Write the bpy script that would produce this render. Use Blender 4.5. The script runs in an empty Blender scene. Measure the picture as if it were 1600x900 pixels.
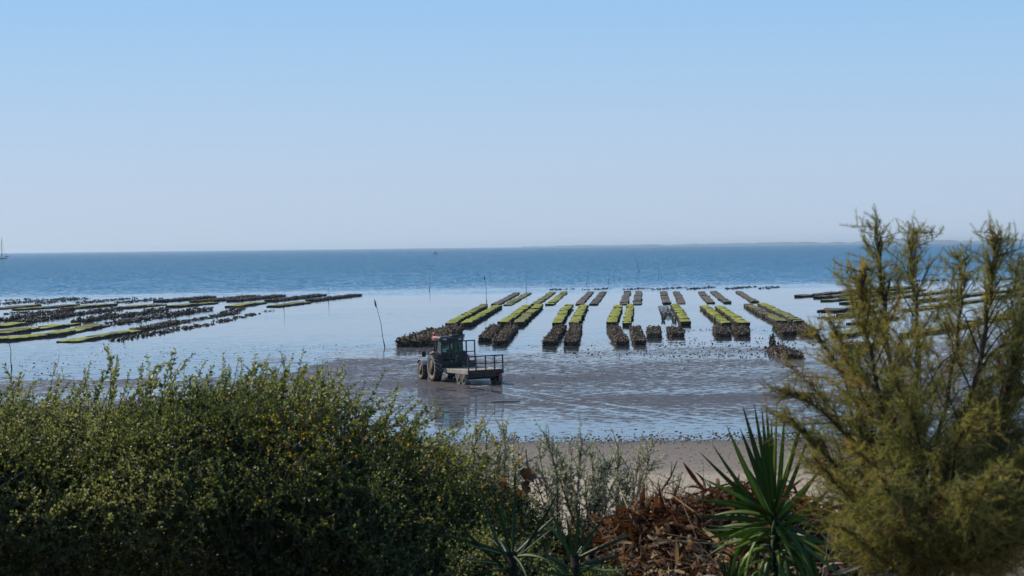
import bpy, math, random
import numpy as np
from mathutils import Vector, Matrix

R = math.radians
rng = np.random.default_rng(7)
random.seed(7)
scene = bpy.context.scene
col = scene.collection

# ------------------------------------------------------------------ camera
FPX = 3555.6            # focal length in pixels of the 1600 px wide photograph (80 mm)
H = 8.4                 # eye height above the mud flat
ROLL = 0.0113
PITCH = math.atan(64.5 / FPX)
fwd = np.array([0, math.cos(PITCH), -math.sin(PITCH)])
up0 = np.array([0, math.sin(PITCH), math.cos(PITCH)])
rt0 = np.array([1.0, 0, 0])
rt = rt0 * math.cos(ROLL) - up0 * math.sin(ROLL)
up = up0 * math.cos(ROLL) + rt0 * math.sin(ROLL)
cd = bpy.data.cameras.new('camera')
cam = bpy.data.objects.new('camera', cd)
col.objects.link(cam)
cd.sensor_width = 36
cd.lens = 80
cd.clip_start = 0.1
cd.clip_end = 200000
cam.matrix_world = Matrix(((rt[0], up[0], -fwd[0], 0), (rt[1], up[1], -fwd[1], 0),
                           (rt[2], up[2], -fwd[2], H), (0, 0, 0, 1)))
cd.dof.use_dof = True
cd.dof.focus_distance = 120
cd.dof.aperture_fstop = 13
scene.camera = cam

# ------------------------------------------------------------------ sky, sun, exposure
SUN_EL = R(38)
SUN_AZ = R(50)          # to the left of the viewing direction
w = bpy.data.worlds.new('World')
scene.world = w
w.use_nodes = True
wn = w.node_tree
wn.nodes.clear()
wo = wn.nodes.new('ShaderNodeOutputWorld')
wb = wn.nodes.new('ShaderNodeBackground')
sky = wn.nodes.new('ShaderNodeTexSky')
sky.sky_type = 'NISHITA'
sky.sun_disc = False
sky.sun_elevation = SUN_EL
sky.sun_rotation = -SUN_AZ
sky.altitude = 0
sky.air_density = 1.0
sky.dust_density = 0.6
sky.ozone_density = 2.0
wb.inputs['Strength'].default_value = 0.08
wn.links.new(sky.outputs[0], wb.inputs[0])
# marine air: the gradient of the sky from pale lavender at the horizon to blue
wtc = wn.nodes.new('ShaderNodeTexCoord')
wsx = wn.nodes.new('ShaderNodeSeparateXYZ')
wn.links.new(wtc.outputs['Generated'], wsx.inputs[0])
wcr = wn.nodes.new('ShaderNodeValToRGB')
els = wcr.color_ramp.elements
SKY = [(0.0, (0.50, 0.62, 0.79)), (0.035, (0.475, 0.625, 0.84)), (0.07, (0.40, 0.61, 0.87)), (0.11, (0.315, 0.57, 0.90)),
       (0.2, (0.185, 0.40, 0.75)), (0.4, (0.13, 0.30, 0.62)), (1.0, (0.075, 0.19, 0.46))]
while len(els) < len(SKY):
    els.new(0.5)
for q, (p_, c_) in zip(els, SKY):
    q.position = p_
    q.color = (*c_, 1)
wn.links.new(wsx.outputs['Z'], wcr.inputs[0])
wb2 = wn.nodes.new('ShaderNodeBackground')
wn.links.new(wcr.outputs[0], wb2.inputs[0])
wb2.inputs['Strength'].default_value = 1.0
wmx = wn.nodes.new('ShaderNodeMixShader')
wmx.inputs[0].default_value = 0.9
wn.links.new(wb.outputs[0], wmx.inputs[1])
wn.links.new(wb2.outputs[0], wmx.inputs[2])
wn.links.new(wmx.outputs[0], wo.inputs[0])
sl = bpy.data.lights.new('sun', 'SUN')
sl.energy = 4.6
sl.angle = R(0.5)
sl.color = (1.0, 0.92, 0.80)
so = bpy.data.objects.new('sun', sl)
col.objects.link(so)
sdir = Vector((-math.sin(SUN_AZ) * math.cos(SUN_EL), math.cos(SUN_AZ) * math.cos(SUN_EL), math.sin(SUN_EL)))
so.rotation_euler = sdir.to_track_quat('Z', 'Y').to_euler()
so.location = (-60, 20, 60)
scene.view_settings.view_transform = 'Standard'
scene.view_settings.look = 'None'
scene.view_settings.exposure = 0
scene.view_settings.gamma = 1


# ------------------------------------------------------------------ helpers
def ray(x, y):
    return fwd + rt * ((x - 800) / FPX) + up * ((450 - y) / FPX)


def at(x, y, Y):
    """point on the plane at distance Y seen at photograph pixel x, y"""
    d = ray(x, y)
    return np.array([0, 0, H]) + d * (Y / d[1])


def gnd(x, y, z=0.0):
    d = ray(x, y)
    return np.array([0, 0, H]) + d * ((z - H) / d[2])


def hash2(i, j, s):
    h = np.sin(i * 127.1 + j * 311.7 + s * 74.7) * 43758.5453
    return h - np.floor(h)


def vnoise(x, y, s=0):
    x = np.asarray(x, float); y = np.asarray(y, float)
    i = np.floor(x); j = np.floor(y)
    u = x - i; v = y - j
    u = u * u * (3 - 2 * u); v = v * v * (3 - 2 * v)
    return ((hash2(i, j, s) * (1 - u) + hash2(i + 1, j, s) * u) * (1 - v)
            + (hash2(i, j + 1, s) * (1 - u) + hash2(i + 1, j + 1, s) * u) * v)


def tag(o, label=None, cat=None, group=None, kind=None):
    if label: o['label'] = label
    if cat: o['category'] = cat
    if group: o['group'] = group
    if kind: o['kind'] = kind
    return o


def link(name, me, mats=(), parent=None):
    o = bpy.data.objects.new(name, me)
    col.objects.link(o)
    if me is not None:
        for m in mats:
            me.materials.append(m)
    if parent is not None:
        o.parent = parent
    return o


def empty(name, loc=(0, 0, 0), rz=0.0, label=None, cat=None, group=None):
    o = bpy.data.objects.new(name, None)
    col.objects.link(o)
    o.empty_display_size = 0.3
    o.location = loc
    o.rotation_euler = (0, 0, rz)
    return tag(o, label, cat, group)


def arr_mesh(name, v, f, tint=None, smooth=False, mi=None):
    """v (N,3), f (M,k) arrays"""
    me = bpy.data.meshes.new(name)
    f = np.ascontiguousarray(f, dtype=np.int32)
    v = np.ascontiguousarray(v, dtype=np.float32)
    k = f.shape[1]
    me.vertices.add(len(v))
    me.vertices.foreach_set('co', v.ravel())
    me.loops.add(f.size)
    me.loops.foreach_set('vertex_index', f.ravel())
    me.polygons.add(len(f))
    me.polygons.foreach_set('loop_start', np.arange(0, f.size, k, dtype=np.int32))
    if mi is not None:
        me.polygons.foreach_set('material_index', np.asarray(mi, dtype=np.int32))
    if smooth:
        me.polygons.foreach_set('use_smooth', np.ones(len(f), dtype=bool))
    if tint is not None:
        a = me.attributes.new('tint', 'FLOAT', 'POINT')
        a.data.foreach_set('value', np.ascontiguousarray(tint, dtype=np.float32))
    me.update(calc_edges=True)
    return me


def inst_mesh(name, tv, tf, Rm, T, tint=None, smooth=False):
    """copies of a small template joined into one mesh"""
    n, k = len(T), len(tv)
    v = np.einsum('nij,kj->nki', Rm, tv) + T[:, None, :]
    f = (np.asarray(tf)[None] + (np.arange(n) * k)[:, None, None]).reshape(-1, np.asarray(tf).shape[1])
    tt = None if tint is None else np.repeat(tint, k)
    return arr_mesh(name, v.reshape(-1, 3), f, tt, smooth)


def nrm(a):
    return a / np.maximum(np.linalg.norm(a, axis=-1, keepdims=True), 1e-9)


def frames(d, roll):
    """rotation matrices whose y axis is d, rolled about it"""
    d = nrm(d)
    ref = np.where(np.abs(d[:, 2:3]) > 0.9, np.array([[1.0, 0, 0]]), np.array([[0, 0, 1.0]]))
    s = nrm(np.cross(d, ref))
    u = np.cross(s, d)
    c, q = np.cos(roll)[:, None], np.sin(roll)[:, None]
    s2 = s * c + u * q
    u2 = -s * q + u * c
    return np.stack([s2, d, u2], axis=2)


def rrot(n):
    d = rng.normal(size=(n, 3))
    return frames(d, rng.uniform(0, 6.283, n))


class MB:
    """collects shapes, builds one mesh object"""
    def __init__(s):
        s.v = []; s.f = []; s.sm = []

    def add(s, v, f, smooth=False):
        b = len(s.v)
        s.v += [tuple(map(float, p)) for p in v]
        s.f += [tuple(i + b for i in q) for q in f]
        s.sm += [smooth] * len(f)

    def box(s, a, b, bev=0.0):
        x0, y0, z0 = a; x1, y1, z1 = b
        if bev <= 0:
            v = [(x, y, z) for z in (z0, z1) for y in (y0, y1) for x in (x0, x1)]
            s.add(v, [(0, 2, 3, 1), (4, 5, 7, 6), (0, 1, 5, 4), (2, 6, 7, 3), (0, 4, 6, 2), (1, 3, 7, 5)])
        else:
            def ring(i, z):
                return [(x0 + i, y0, z), (x1 - i, y0, z), (x1, y0 + i, z), (x1, y1 - i, z), (x1 - i, y1, z), (x0 + i, y1, z), (x0, y1 - i, z), (x0, y0 + i, z)]
            def inr(z):
                i = bev
                return [(x0 + i, y0 + i, z), (x1 - i, y0 + i, z), (x1 - i, y0 + i, z), (x1 - i, y1 - i, z), (x1 - i, y1 - i, z), (x0 + i, y1 - i, z), (x0 + i, y1 - i, z), (x0 + i, y0 + i, z)]
            s.loft([inr(z0), ring(bev, z0 + bev), ring(bev, z1 - bev), inr(z1)], cap=True)

    def loft(s, rings, cap=True, smooth=False):
        n = len(rings[0])
        v = [p for r in rings for p in r]
        f = []
        for i in range(len(rings) - 1):
            for j in range(n):
                k = (j + 1) % n
                f.append((i * n + j, i * n + k, (i + 1) * n + k, (i + 1) * n + j))
        if cap:
            f.append(tuple(range(n))[::-1])
            f.append(tuple(range((len(rings) - 1) * n, len(rings) * n)))
        s.add(v, f, smooth)

    def tube(s, pts, rad, n=6, smooth=True):
        pts = [np.array(p, float) for p in pts]
        if not hasattr(rad, '__len__'):
            rad = [rad] * len(pts)
        rings = []
        ref = None
        for i, p in enumerate(pts):
            d = pts[min(i + 1, len(pts) - 1)] - pts[max(i - 1, 0)]
            d = d / max(np.linalg.norm(d), 1e-9)
            if ref is None:
                ref = np.array([0, 0, 1.0]) if abs(d[2]) < 0.9 else np.array([1.0, 0, 0])
            a = np.cross(d, ref); a /= max(np.linalg.norm(a), 1e-9)
            b = np.cross(d, a)
            ref = -b if abs(np.dot(b, d)) < 0.9 else ref
            a0, b0 = a, b
            rings.append([p + rad[i] * (math.cos(t) * a0 + math.sin(t) * b0) for t in np.linspace(0, 2 * math.pi, n, endpoint=False)])
        s.loft(rings, True, smooth)

    def bar(s, a, b, w, h=None):
        a = np.array(a, float); b = np.array(b, float)
        h = h or w
        d = (b - a) / np.linalg.norm(b - a)
        ref = np.array([0, 0, 1.0]) if abs(d[2]) < 0.9 else np.array([0, 1.0, 0])
        x = np.cross(d, ref); x /= np.linalg.norm(x)
        y = np.cross(x, d)
        q = [(-1, -1), (1, -1), (1, 1), (-1, 1)]
        s.loft([[p + x * i * w / 2 + y * j * h / 2 for i, j in q] for p in (a, b)])

    def lathe_x(s, prof, n=28, c=(0, 0, 0), smooth=True, closed=False):
        """profile of (x, radius), turned about the x axis"""
        rings = [[(c[0] + x, c[1] + r * math.cos(t), c[2] + r * math.sin(t)) for t in np.linspace(0, 2 * math.pi, n, endpoint=False)] for x, r in prof]
        if closed:
            rings.append(rings[0])
        s.loft(rings, not closed, smooth)

    def mesh(s, name):
        me = bpy.data.meshes.new(name)
        me.from_pydata(s.v, [], s.f)
        me.polygons.foreach_set('use_smooth', s.sm)
        me.update()
        return me

    def build(s, name, mat, parent=None):
        return link(name, s.mesh(name), [mat], parent)


# ------------------------------------------------------------------ materials
def new_mat(name):
    m = bpy.data.materials.new(name)
    m.use_nodes = True
    nt = m.node_tree
    return m, nt, nt.nodes['Principled BSDF'], nt.nodes['Material Output']


def N(nt, typ, ins=None, **kw):
    n = nt.nodes.new(typ)
    for k, v in kw.items():
        setattr(n, k, v)
    for k, v in (ins or {}).items():
        if hasattr(v, 'is_linked') or isinstance(v, bpy.types.NodeSocket):
            nt.links.new(v, n.inputs[k])
        else:
            n.inputs[k].default_value = v
    return n


def ramp(nt, fac, stops, interp='LINEAR'):
    n = nt.nodes.new('ShaderNodeValToRGB')
    n.color_ramp.interpolation = interp
    e = n.color_ramp.elements
    while len(e) < len(stops):
        e.new(0.5)
    for q, (p, c) in zip(e, stops):
        q.position = p
        q.color = (*c, 1) if len(c) == 3 else c
    nt.links.new(fac, n.inputs[0])
    return n.outputs[0]


def math_(nt, op, a, b=0.0, clamp=False):
    n = nt.nodes.new('ShaderNodeMath')
    n.operation = op
    n.use_clamp = clamp
    for i, q in enumerate((a, b)):
        if isinstance(q, bpy.types.NodeSocket):
            nt.links.new(q, n.inputs[i])
        else:
            n.inputs[i].default_value = q
    return n.outputs[0]


def mixc(nt, f, a, b):
    n = nt.nodes.new('ShaderNodeMix')
    n.data_type = 'RGBA'
    for i, q in ((0, f), (6, a), (7, b)):
        if isinstance(q, bpy.types.NodeSocket):
            nt.links.new(q, n.inputs[i])
        else:
            n.inputs[i].default_value = q if i == 0 else (*q, 1)
    return n.outputs[2]


def noise(nt, scale, detail=3, rough=0.55, vec=None, dim='3D'):
    n = nt.nodes.new('ShaderNodeTexNoise')
    n.inputs['Scale'].default_value = scale
    n.inputs['Detail'].default_value = detail
    n.inputs['Roughness'].default_value = rough
    if vec is not None:
        nt.links.new(vec, n.inputs['Vector'])
    return n


def mottled(name, cols, scale, rough=0.8, bump=0.0, detail=4, spec=0.3, coat=None):
    """base colours spread by noise, with fine relief"""
    m, nt, b, out = new_mat(name)
    tc = nt.nodes.new('ShaderNodeNewGeometry')
    n = noise(nt, scale, detail, 0.6, tc.outputs['Position'])
    k = len(cols)
    stops = [(0.3 + 0.4 * i / max(k - 1, 1), c) for i, c in enumerate(cols)]
    nt.links.new(ramp(nt, n.outputs['Fac'], stops), b.inputs['Base Color'])
    b.inputs['Roughness'].default_value = rough
    b.inputs['Specular IOR Level'].default_value = spec
    if bump:
        bn = N(nt, 'ShaderNodeBump', {'Strength': bump, 'Distance': 0.05, 'Height': noise(nt, scale * 3, 4, 0.6, tc.outputs['Position']).outputs['Fac']})
        nt.links.new(bn.outputs[0], b.inputs['Normal'])
    return m


def leaf_mat(name, stops, rough=0.45, trans=0.3, spec=0.5, glow=1.6):
    m, nt, b, out = new_mat(name)
    at_ = N(nt, 'ShaderNodeAttribute', attribute_name='tint')
    c = ramp(nt, at_.outputs['Fac'], stops)
    nt.links.new(c, b.inputs['Base Color'])
    b.inputs['Roughness'].default_value = rough
    b.inputs['Specular IOR Level'].default_value = spec
    t = nt.nodes.new('ShaderNodeBsdfTranslucent')
    hs = N(nt, 'ShaderNodeHueSaturation', {'Saturation': 1.15, 'Value': glow, 'Color': c})
    nt.links.new(hs.outputs[0], t.inputs[0])
    mx = N(nt, 'ShaderNodeMixShader', {0: trans, 1: b.outputs[0], 2: t.outputs[0]})
    nt.links.new(mx.outputs[0], out.inputs[0])
    return m


# ------------------------------------------------------------------ terrain
def shore(x):
    return 20 + np.interp(x, [-80, -55, -34, -20, -8, 2, 18, 30, 60], [112, 116, 124, 140, 162, 186, 194, 190, 190])


def zmud(x, y):
    n = (vnoise(x * 0.12, y * 0.05, 1) - 0.5) * 0.05 + (vnoise(x * 0.5, y * 0.25, 2) - 0.5) * 0.03 + (vnoise(x * 1.6, y * 0.9, 3) - 0.5) * 0.02
    return 0.0011 * (shore(x) - y) + n * np.clip((y - 96) / 12, 0, 1)


def zground(x, y):
    z = np.interp(y, [-60, 14.6, 24, 60, 70, 96], [6.15, 6.1, 3.4, 1.35, 0.95, 0.11])
    z = z + (vnoise(x * 0.4, y * 0.3, 5) - 0.5) * 0.10 * np.clip((96 - y) / 20, 0, 1) + (vnoise(x * 2, y * 1.5, 6) - 0.5) * 0.04 * np.clip((96 - y) / 20, 0, 1)
    berm = np.interp(y, [13.0, 14.2, 15.2, 17.5], [0, 1, 1, 0])
    z = z + berm * (np.interp(x, [-3.5, -0.9, 0.0], [0.95, 0.85, 0]) + np.interp(x, [1.9, 2.5], [0, 0.75])) + (vnoise(x * 3, y * 3, 8) - 0.5) * 0.12 * berm
    edge = 0.0011 * (shore(x) - 96) - 0.11
    return np.where(y <= 96, z + edge * np.clip((y - 60) / 36, 0, 1), zmud(x, y))


def sheet(name, xs, ys, mat, zf, smooth=True):
    X, Y = np.meshgrid(xs, ys)
    Z = zf(X, Y)
    v = np.stack([X.ravel(), Y.ravel(), Z.ravel()], 1)
    nx, ny = len(xs), len(ys)
    i = (np.arange(ny - 1)[:, None] * nx + np.arange(nx - 1)[None]).ravel()
    f = np.stack([i, i + 1, i + nx + 1, i + nx], 1)
    return tag(link(name, arr_mesh(name, v, f, smooth=smooth), [mat]), kind='structure')


# mud with pools of water lying in it
mud, nt, b, out = new_mat('wet_mud')
geo = nt.nodes.new('ShaderNodeNewGeometry')
P = geo.outputs['Position']
sep = N(nt, 'ShaderNodeSeparateXYZ', {0: P})
mp = N(nt, 'ShaderNodeMapping', {'Vector': P, 'Scale': (1.25, 1.35, 0.0), 'Rotation': (0, 0, R(12))})
n1 = noise(nt, 1.0, 10, 0.8, mp.outputs[0])
mp2 = N(nt, 'ShaderNodeMapping', {'Vector': P, 'Scale': (0.05, 0.07, 0.0), 'Rotation': (0, 0, R(20))})
n2 = noise(nt, 1.0, 3, 0.5, mp2.outputs[0])
# more water near the sea and in the last pool before the beach
yr = ramp(nt, math_(nt, 'DIVIDE', math_(nt, 'SUBTRACT', sep.outputs['Y'], 90.0), 120.0),
          [(0.0, (0, 0, 0)), (0.062, (0.62,) * 3), (0.12, (0.62,) * 3), (0.2, (0.45,) * 3), (0.4, (0.42,) * 3), (0.62, (0.47,) * 3), (0.8, (0.62,) * 3), (1, (0.85,) * 3)])
lvl = math_(nt, 'ADD', math_(nt, 'ADD', math_(nt, 'MULTIPLY', math_(nt, 'SUBTRACT', n1.outputs['Fac'], 0.5), 1.25), math_(nt, 'MULTIPLY', math_(nt, 'SUBTRACT', n2.outputs['Fac'], 0.5), 0.45)),
            math_(nt, 'MULTIPLY', math_(nt, 'SUBTRACT', yr, 0.5), 0.45))
# wheel ruts running back from the trailer, water standing in them
rx = math_(nt, 'SUBTRACT', sep.outputs['X'], math_(nt, 'ADD', -2.35, math_(nt, 'MULTIPLY', math_(nt, 'SUBTRACT', 137.0, sep.outputs['Y']), 0.36)))
rd = math_(nt, 'ABSOLUTE', math_(nt, 'SUBTRACT', math_(nt, 'ABSOLUTE', rx), 0.98))
rut = math_(nt, 'SUBTRACT', 1.0, math_(nt, 'DIVIDE', rd, 0.34), True)
rut = math_(nt, 'MULTIPLY', rut, ramp(nt, math_(nt, 'DIVIDE', math_(nt, 'SUBTRACT', sep.outputs['Y'], 96.0), 44.0), [(0.0, (0, 0, 0)), (0.3, (1, 1, 1)), (0.91, (1, 1, 1)), (0.93, (0, 0, 0))]))
lvl = math_(nt, 'ADD', lvl, math_(nt, 'MULTIPLY', rut, 0.10))
pool = ramp(nt, lvl, [(0.0, (0, 0, 0)), (0.02, (1, 1, 1))])
n3 = noise(nt, 6.0, 5, 0.65, P)
mc = ramp(nt, n3.outputs['Fac'], [(0.3, (0.030, 0.023, 0.018)), (0.5, (0.072, 0.056, 0.045)), (0.72, (0.15, 0.12, 0.098))])
nt.links.new(mc, b.inputs['Base Color'])
b.inputs['Roughness'].default_value = 0.5
b.inputs['Specular IOR Level'].default_value = 0.2
n4 = noise(nt, 2.2, 6, 0.7, P)
nv = N(nt, 'ShaderNodeVectorMath', {0: n4.outputs['Color'], 1: (0.5, 0.5, 0.5)}, operation='SUBTRACT')
nv2 = N(nt, 'ShaderNodeVectorMath', {0: nv.outputs[0], 1: (1.0, 1.0, 0.0)}, operation='MULTIPLY')
nv3 = N(nt, 'ShaderNodeVectorMath', {0: nv2.outputs[0], 1: geo.outputs['Normal']}, operation='ADD')
nv4 = N(nt, 'ShaderNodeVectorMath', {0: nv3.outputs[0]}, operation='NORMALIZE')
nt.links.new(nv4.outputs[0], b.inputs['Normal'])
wet = nt.nodes.new('ShaderNodeBsdfPrincipled')
wet.inputs['Base Color'].default_value = (0.05, 0.045, 0.045, 1)
wet.inputs['Roughness'].default_value = 0.06
wet.inputs['IOR'].default_value = 1.33
mx = N(nt, 'ShaderNodeMixShader', {0: pool, 1: b.outputs[0], 2: wet.outputs[0]})
nt.links.new(mx.outputs[0], out.inputs[0])

# beach sand: shelly grit towards the sea, pale dry sand higher up
sand, nt, b, out = new_mat('beach_sand')
geo = nt.nodes.new('ShaderNodeNewGeometry')
P = geo.outputs['Position']
sep = N(nt, 'ShaderNodeSeparateXYZ', {0: P})
wob = noise(nt, 0.35, 4, 0.6, P)
yy = math_(nt, 'ADD', sep.outputs['Y'], math_(nt, 'MULTIPLY', math_(nt, 'SUBTRACT', wob.outputs['Fac'], 0.5), 9.0))
zone = ramp(nt, math_(nt, 'DIVIDE', math_(nt, 'SUBTRACT', yy, 60.0), 40.0),
            [(0.0, (0.36, 0.285, 0.19)), (0.36, (0.34, 0.27, 0.18)), (0.46, (0.18, 0.142, 0.102)), (0.8, (0.145, 0.113, 0.084)), (0.93, (0.08, 0.065, 0.052))])
gr = noise(nt, 3.0, 9, 0.8, P)
grc = ramp(nt, gr.outputs['Fac'], [(0.25, (0.55,) * 3), (0.5, (1.0,) * 3), (0.75, (1.45, 1.42, 1.38))])
mm = N(nt, 'ShaderNodeMix', data_type='RGBA', blend_type='MULTIPLY')
mm.inputs[0].default_value = 0.8
nt.links.new(zone, mm.inputs[6]); nt.links.new(grc, mm.inputs[7])
nt.links.new(mm.outputs[2], b.inputs['Base Color'])
b.inputs['Roughness'].default_value = 0.9
bn = N(nt, 'ShaderNodeBump', {'Strength': 0.7, 'Distance': 0.06, 'Height': noise(nt, 4, 6, 0.7, P).outputs['Fac']})
nt.links.new(bn.outputs[0], b.inputs['Normal'])

soil = mottled('bank_soil', [(0.05, 0.035, 0.022), (0.11, 0.08, 0.05), (0.17, 0.13, 0.09)], 6, 0.95, 0.6)

# sea
sea, nt, b, out = new_mat('sea_water')
geo = nt.nodes.new('ShaderNodeNewGeometry')
P = geo.outputs['Position']
sep = N(nt, 'ShaderNodeSeparateXYZ', {0: P})
mp = N(nt, 'ShaderNodeMapping', {'Vector': P, 'Scale': (0.012, 0.028, 0.0), 'Rotation': (0, 0, R(-6))})
band = noise(nt, 1.0, 4, 0.55, mp.outputs[0])
yy = math_(nt, 'ADD', sep.outputs['Y'], math_(nt, 'MULTIPLY', math_(nt, 'SUBTRACT', band.outputs['Fac'], 0.5), 120.0))
yy = math_(nt, 'ADD', yy, math_(nt, 'MULTIPLY', sep.outputs['X'], -0.25))
amp = ramp(nt, math_(nt, 'DIVIDE', yy, 1000.0),
           [(0.0, (0.06,) * 3), (0.19, (0.045,) * 3), (0.235, (0.014,) * 3), (0.27, (0.015,) * 3), (0.3, (0.03,) * 3), (0.325, (0.012,) * 3), (0.40, (0.022,) * 3), (0.45, (0.12,) * 3), (0.54, (0.62,) * 3), (0.9, (1,) * 3)])
wa = noise(nt, 1.9, 5, 0.62, N(nt, 'ShaderNodeMapping', {'Vector': P, 'Scale': (0.5, 1.0, 0.0), 'Rotation': (0, 0, R(8))}).outputs[0])
mpb = N(nt, 'ShaderNodeMapping', {'Vector': P, 'Scale': (0.11, 0.022, 0.0)})
wc = noise(nt, 1.0, 5, 0.7, mpb.outputs[0])
amp2 = math_(nt, 'MULTIPLY', amp, math_(nt, 'ADD', -0.1, math_(nt, 'MULTIPLY', wc.outputs['Fac'], 2.2)))
nv = N(nt, 'ShaderNodeVectorMath', {0: wa.outputs['Color'], 1: (0.5, 0.5, 0.5)}, operation='SUBTRACT')
sc = N(nt, 'ShaderNodeVectorMath', {0: nv.outputs[0], 'Scale': amp2}, operation='SCALE')
sc2 = N(nt, 'ShaderNodeVectorMath', {0: sc.outputs[0], 1: (2.0, 3.6, 0.0)}, operation='MULTIPLY')
lean = N(nt, 'ShaderNodeVectorMath', {0: (0.0, -0.32, 0.0), 'Scale': amp2}, operation='SCALE')
sc3 = N(nt, 'ShaderNodeVectorMath', {0: sc2.outputs[0], 1: lean.outputs[0]}, operation='ADD')
nv3 = N(nt, 'ShaderNodeVectorMath', {0: sc3.outputs[0], 1: (0, 0, 1)}, operation='ADD')
nv4 = N(nt, 'ShaderNodeVectorMath', {0: nv3.outputs[0]}, operation='NORMALIZE')
nt.links.new(nv4.outputs[0], b.inputs['Normal'])
nt.links.new(ramp(nt, math_(nt, 'DIVIDE', yy, 1000.0), [(0.0, (0.045, 0.045, 0.042)), (0.33, (0.04, 0.05, 0.05)), (0.55, (0.004, 0.165, 0.285))]), b.inputs['Base Color'])
b.inputs['Roughness'].default_value = 0.05
b.inputs['IOR'].default_value = 1.33

sheet('bank', np.linspace(-120, 120, 241), np.concatenate([np.linspace(-60, 12, 30), np.linspace(12.5, 24, 47)]), soil, zground)
sheet('beach', np.linspace(-120, 120, 301), np.linspace(24, 96, 145), sand, zground)
sheet('mudflat', np.linspace(-120, 120, 481), np.linspace(96, 280, 369), mud, zmud)
sheet('sea', np.concatenate([-np.geomspace(9000, 50, 14), np.geomspace(50, 9000, 14)]), np.geomspace(110, 60000, 60), sea, lambda x, y: x * 0)

# pebbles and wrack line where the beach meets the mud
stone = mottled('pebble_stone', [(0.08, 0.07, 0.06), (0.18, 0.155, 0.13), (0.38, 0.345, 0.29)], 1.7, 0.7)
OCT_V = np.array([(1, 0, 0), (-1, 0, 0), (0, 1, 0), (0, -1, 0), (0, 0, 1), (0, 0, -1)], float)
OCT_F = np.array([(0, 2, 4), (2, 1, 4), (1, 3, 4), (3, 0, 4), (2, 0, 5), (1, 2, 5), (3, 1, 5), (0, 3, 5)])


def scatter_rocks(name, x, y, smin, smax, mat, flat=0.6, sink=0.2):
    n = len(x)
    s = smin + (smax - smin) * rng.random(n) ** 2.5
    A = rrot(n) * (s[:, None, None] * rng.uniform(0.5, 1.2, (n, 1, 3)))
    A[:, 2, :] *= flat
    T = np.stack([x, y, np.maximum(zground(x, y), 0) + s * flat * sink], 1)
    return tag(link(name, inst_mesh(name, OCT_V, OCT_F, A, T), [mat]), kind='stuff')


n = 9000
x = rng.uniform(-30, 34, n)
y = 96.3 + rng.normal(0, 1.5, n) + (vnoise(x * 0.3, x * 0, 9) - 0.5) * 2.4
scatter_rocks('pebbles', x, y, 0.015, 0.085, stone)
n = 9000
scatter_rocks('beach_grit', rng.uniform(-14, 30, n), 66 + 30 * rng.random(n) ** 0.6, 0.012, 0.06, stone)
weed = mottled('dark_seaweed', [(0.018, 0.015, 0.010), (0.045, 0.035, 0.022), (0.075, 0.055, 0.032)], 1.5, 0.6)
n = 9000
x = rng.uniform(-40, 45, n); y = rng.uniform(100, 200, n)
k = vnoise(x * 0.1, y * 0.06, 12) > 0.42
scatter_rocks('seaweed_clumps', x[k], y[k], 0.015, 0.10, weed, 0.4)
# the belt of small stones standing in the shallow water
xs, ys = [], []
for (a, c, e, g, q) in ((1000, 1250, 528, 560, 620), (870, 1010, 540, 560, 90), (1010, 1210, 514, 518, 130), (1215, 1300, 508, 540, 160), (30, 110, 560, 592, 40)):
    for _ in range(q):
        p = gnd(random.uniform(a, c), random.uniform(e, g))
        xs.append(p[0]); ys.append(p[1])
scatter_rocks('shallow_stones', np.array(xs), np.array(ys), 0.035, 0.11, weed, 0.7, 0.3)

# ------------------------------------------------------------------ oyster tables
green_top = mottled('green_weed', [(0.10, 0.085, 0.03), (0.22, 0.235, 0.026), (0.32, 0.325, 0.035), (0.40, 0.37, 0.07)], 0.9, 0.85, 0.5)
olive_top = mottled('olive_weed', [(0.06, 0.05, 0.025), (0.13, 0.13, 0.025), (0.19, 0.19, 0.04), (0.25, 0.23, 0.08)], 0.8, 0.85, 0.5)
brown_top = mottled('brown_bag_mesh', [(0.07, 0.055, 0.04), (0.115, 0.095, 0.07), (0.16, 0.135, 0.10)], 1.6, 0.85, 0.5)
bag_side = mottled('weedy_bag_side', [(0.018, 0.014, 0.009), (0.035, 0.028, 0.016), (0.06, 0.045, 0.024)], 2.5, 0.85, 0.5)
rust = mottled('rusty_iron', [(0.03, 0.02, 0.015), (0.07, 0.045, 0.03)], 3, 0.85)
shell = mottled('oyster_crust', [(0.02, 0.013, 0.007), (0.072, 0.048, 0.027), (0.24, 0.18, 0.115)], 2.8, 0.75, 0.4)
shell_dark = mottled('mussel_crust', [(0.014, 0.011, 0.009), (0.045, 0.034, 0.024), (0.10, 0.078, 0.052)], 2.0, 0.7, 0.4)
TOPS = {'green': green_top, 'olive': olive_top, 'brown': brown_top}


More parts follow.
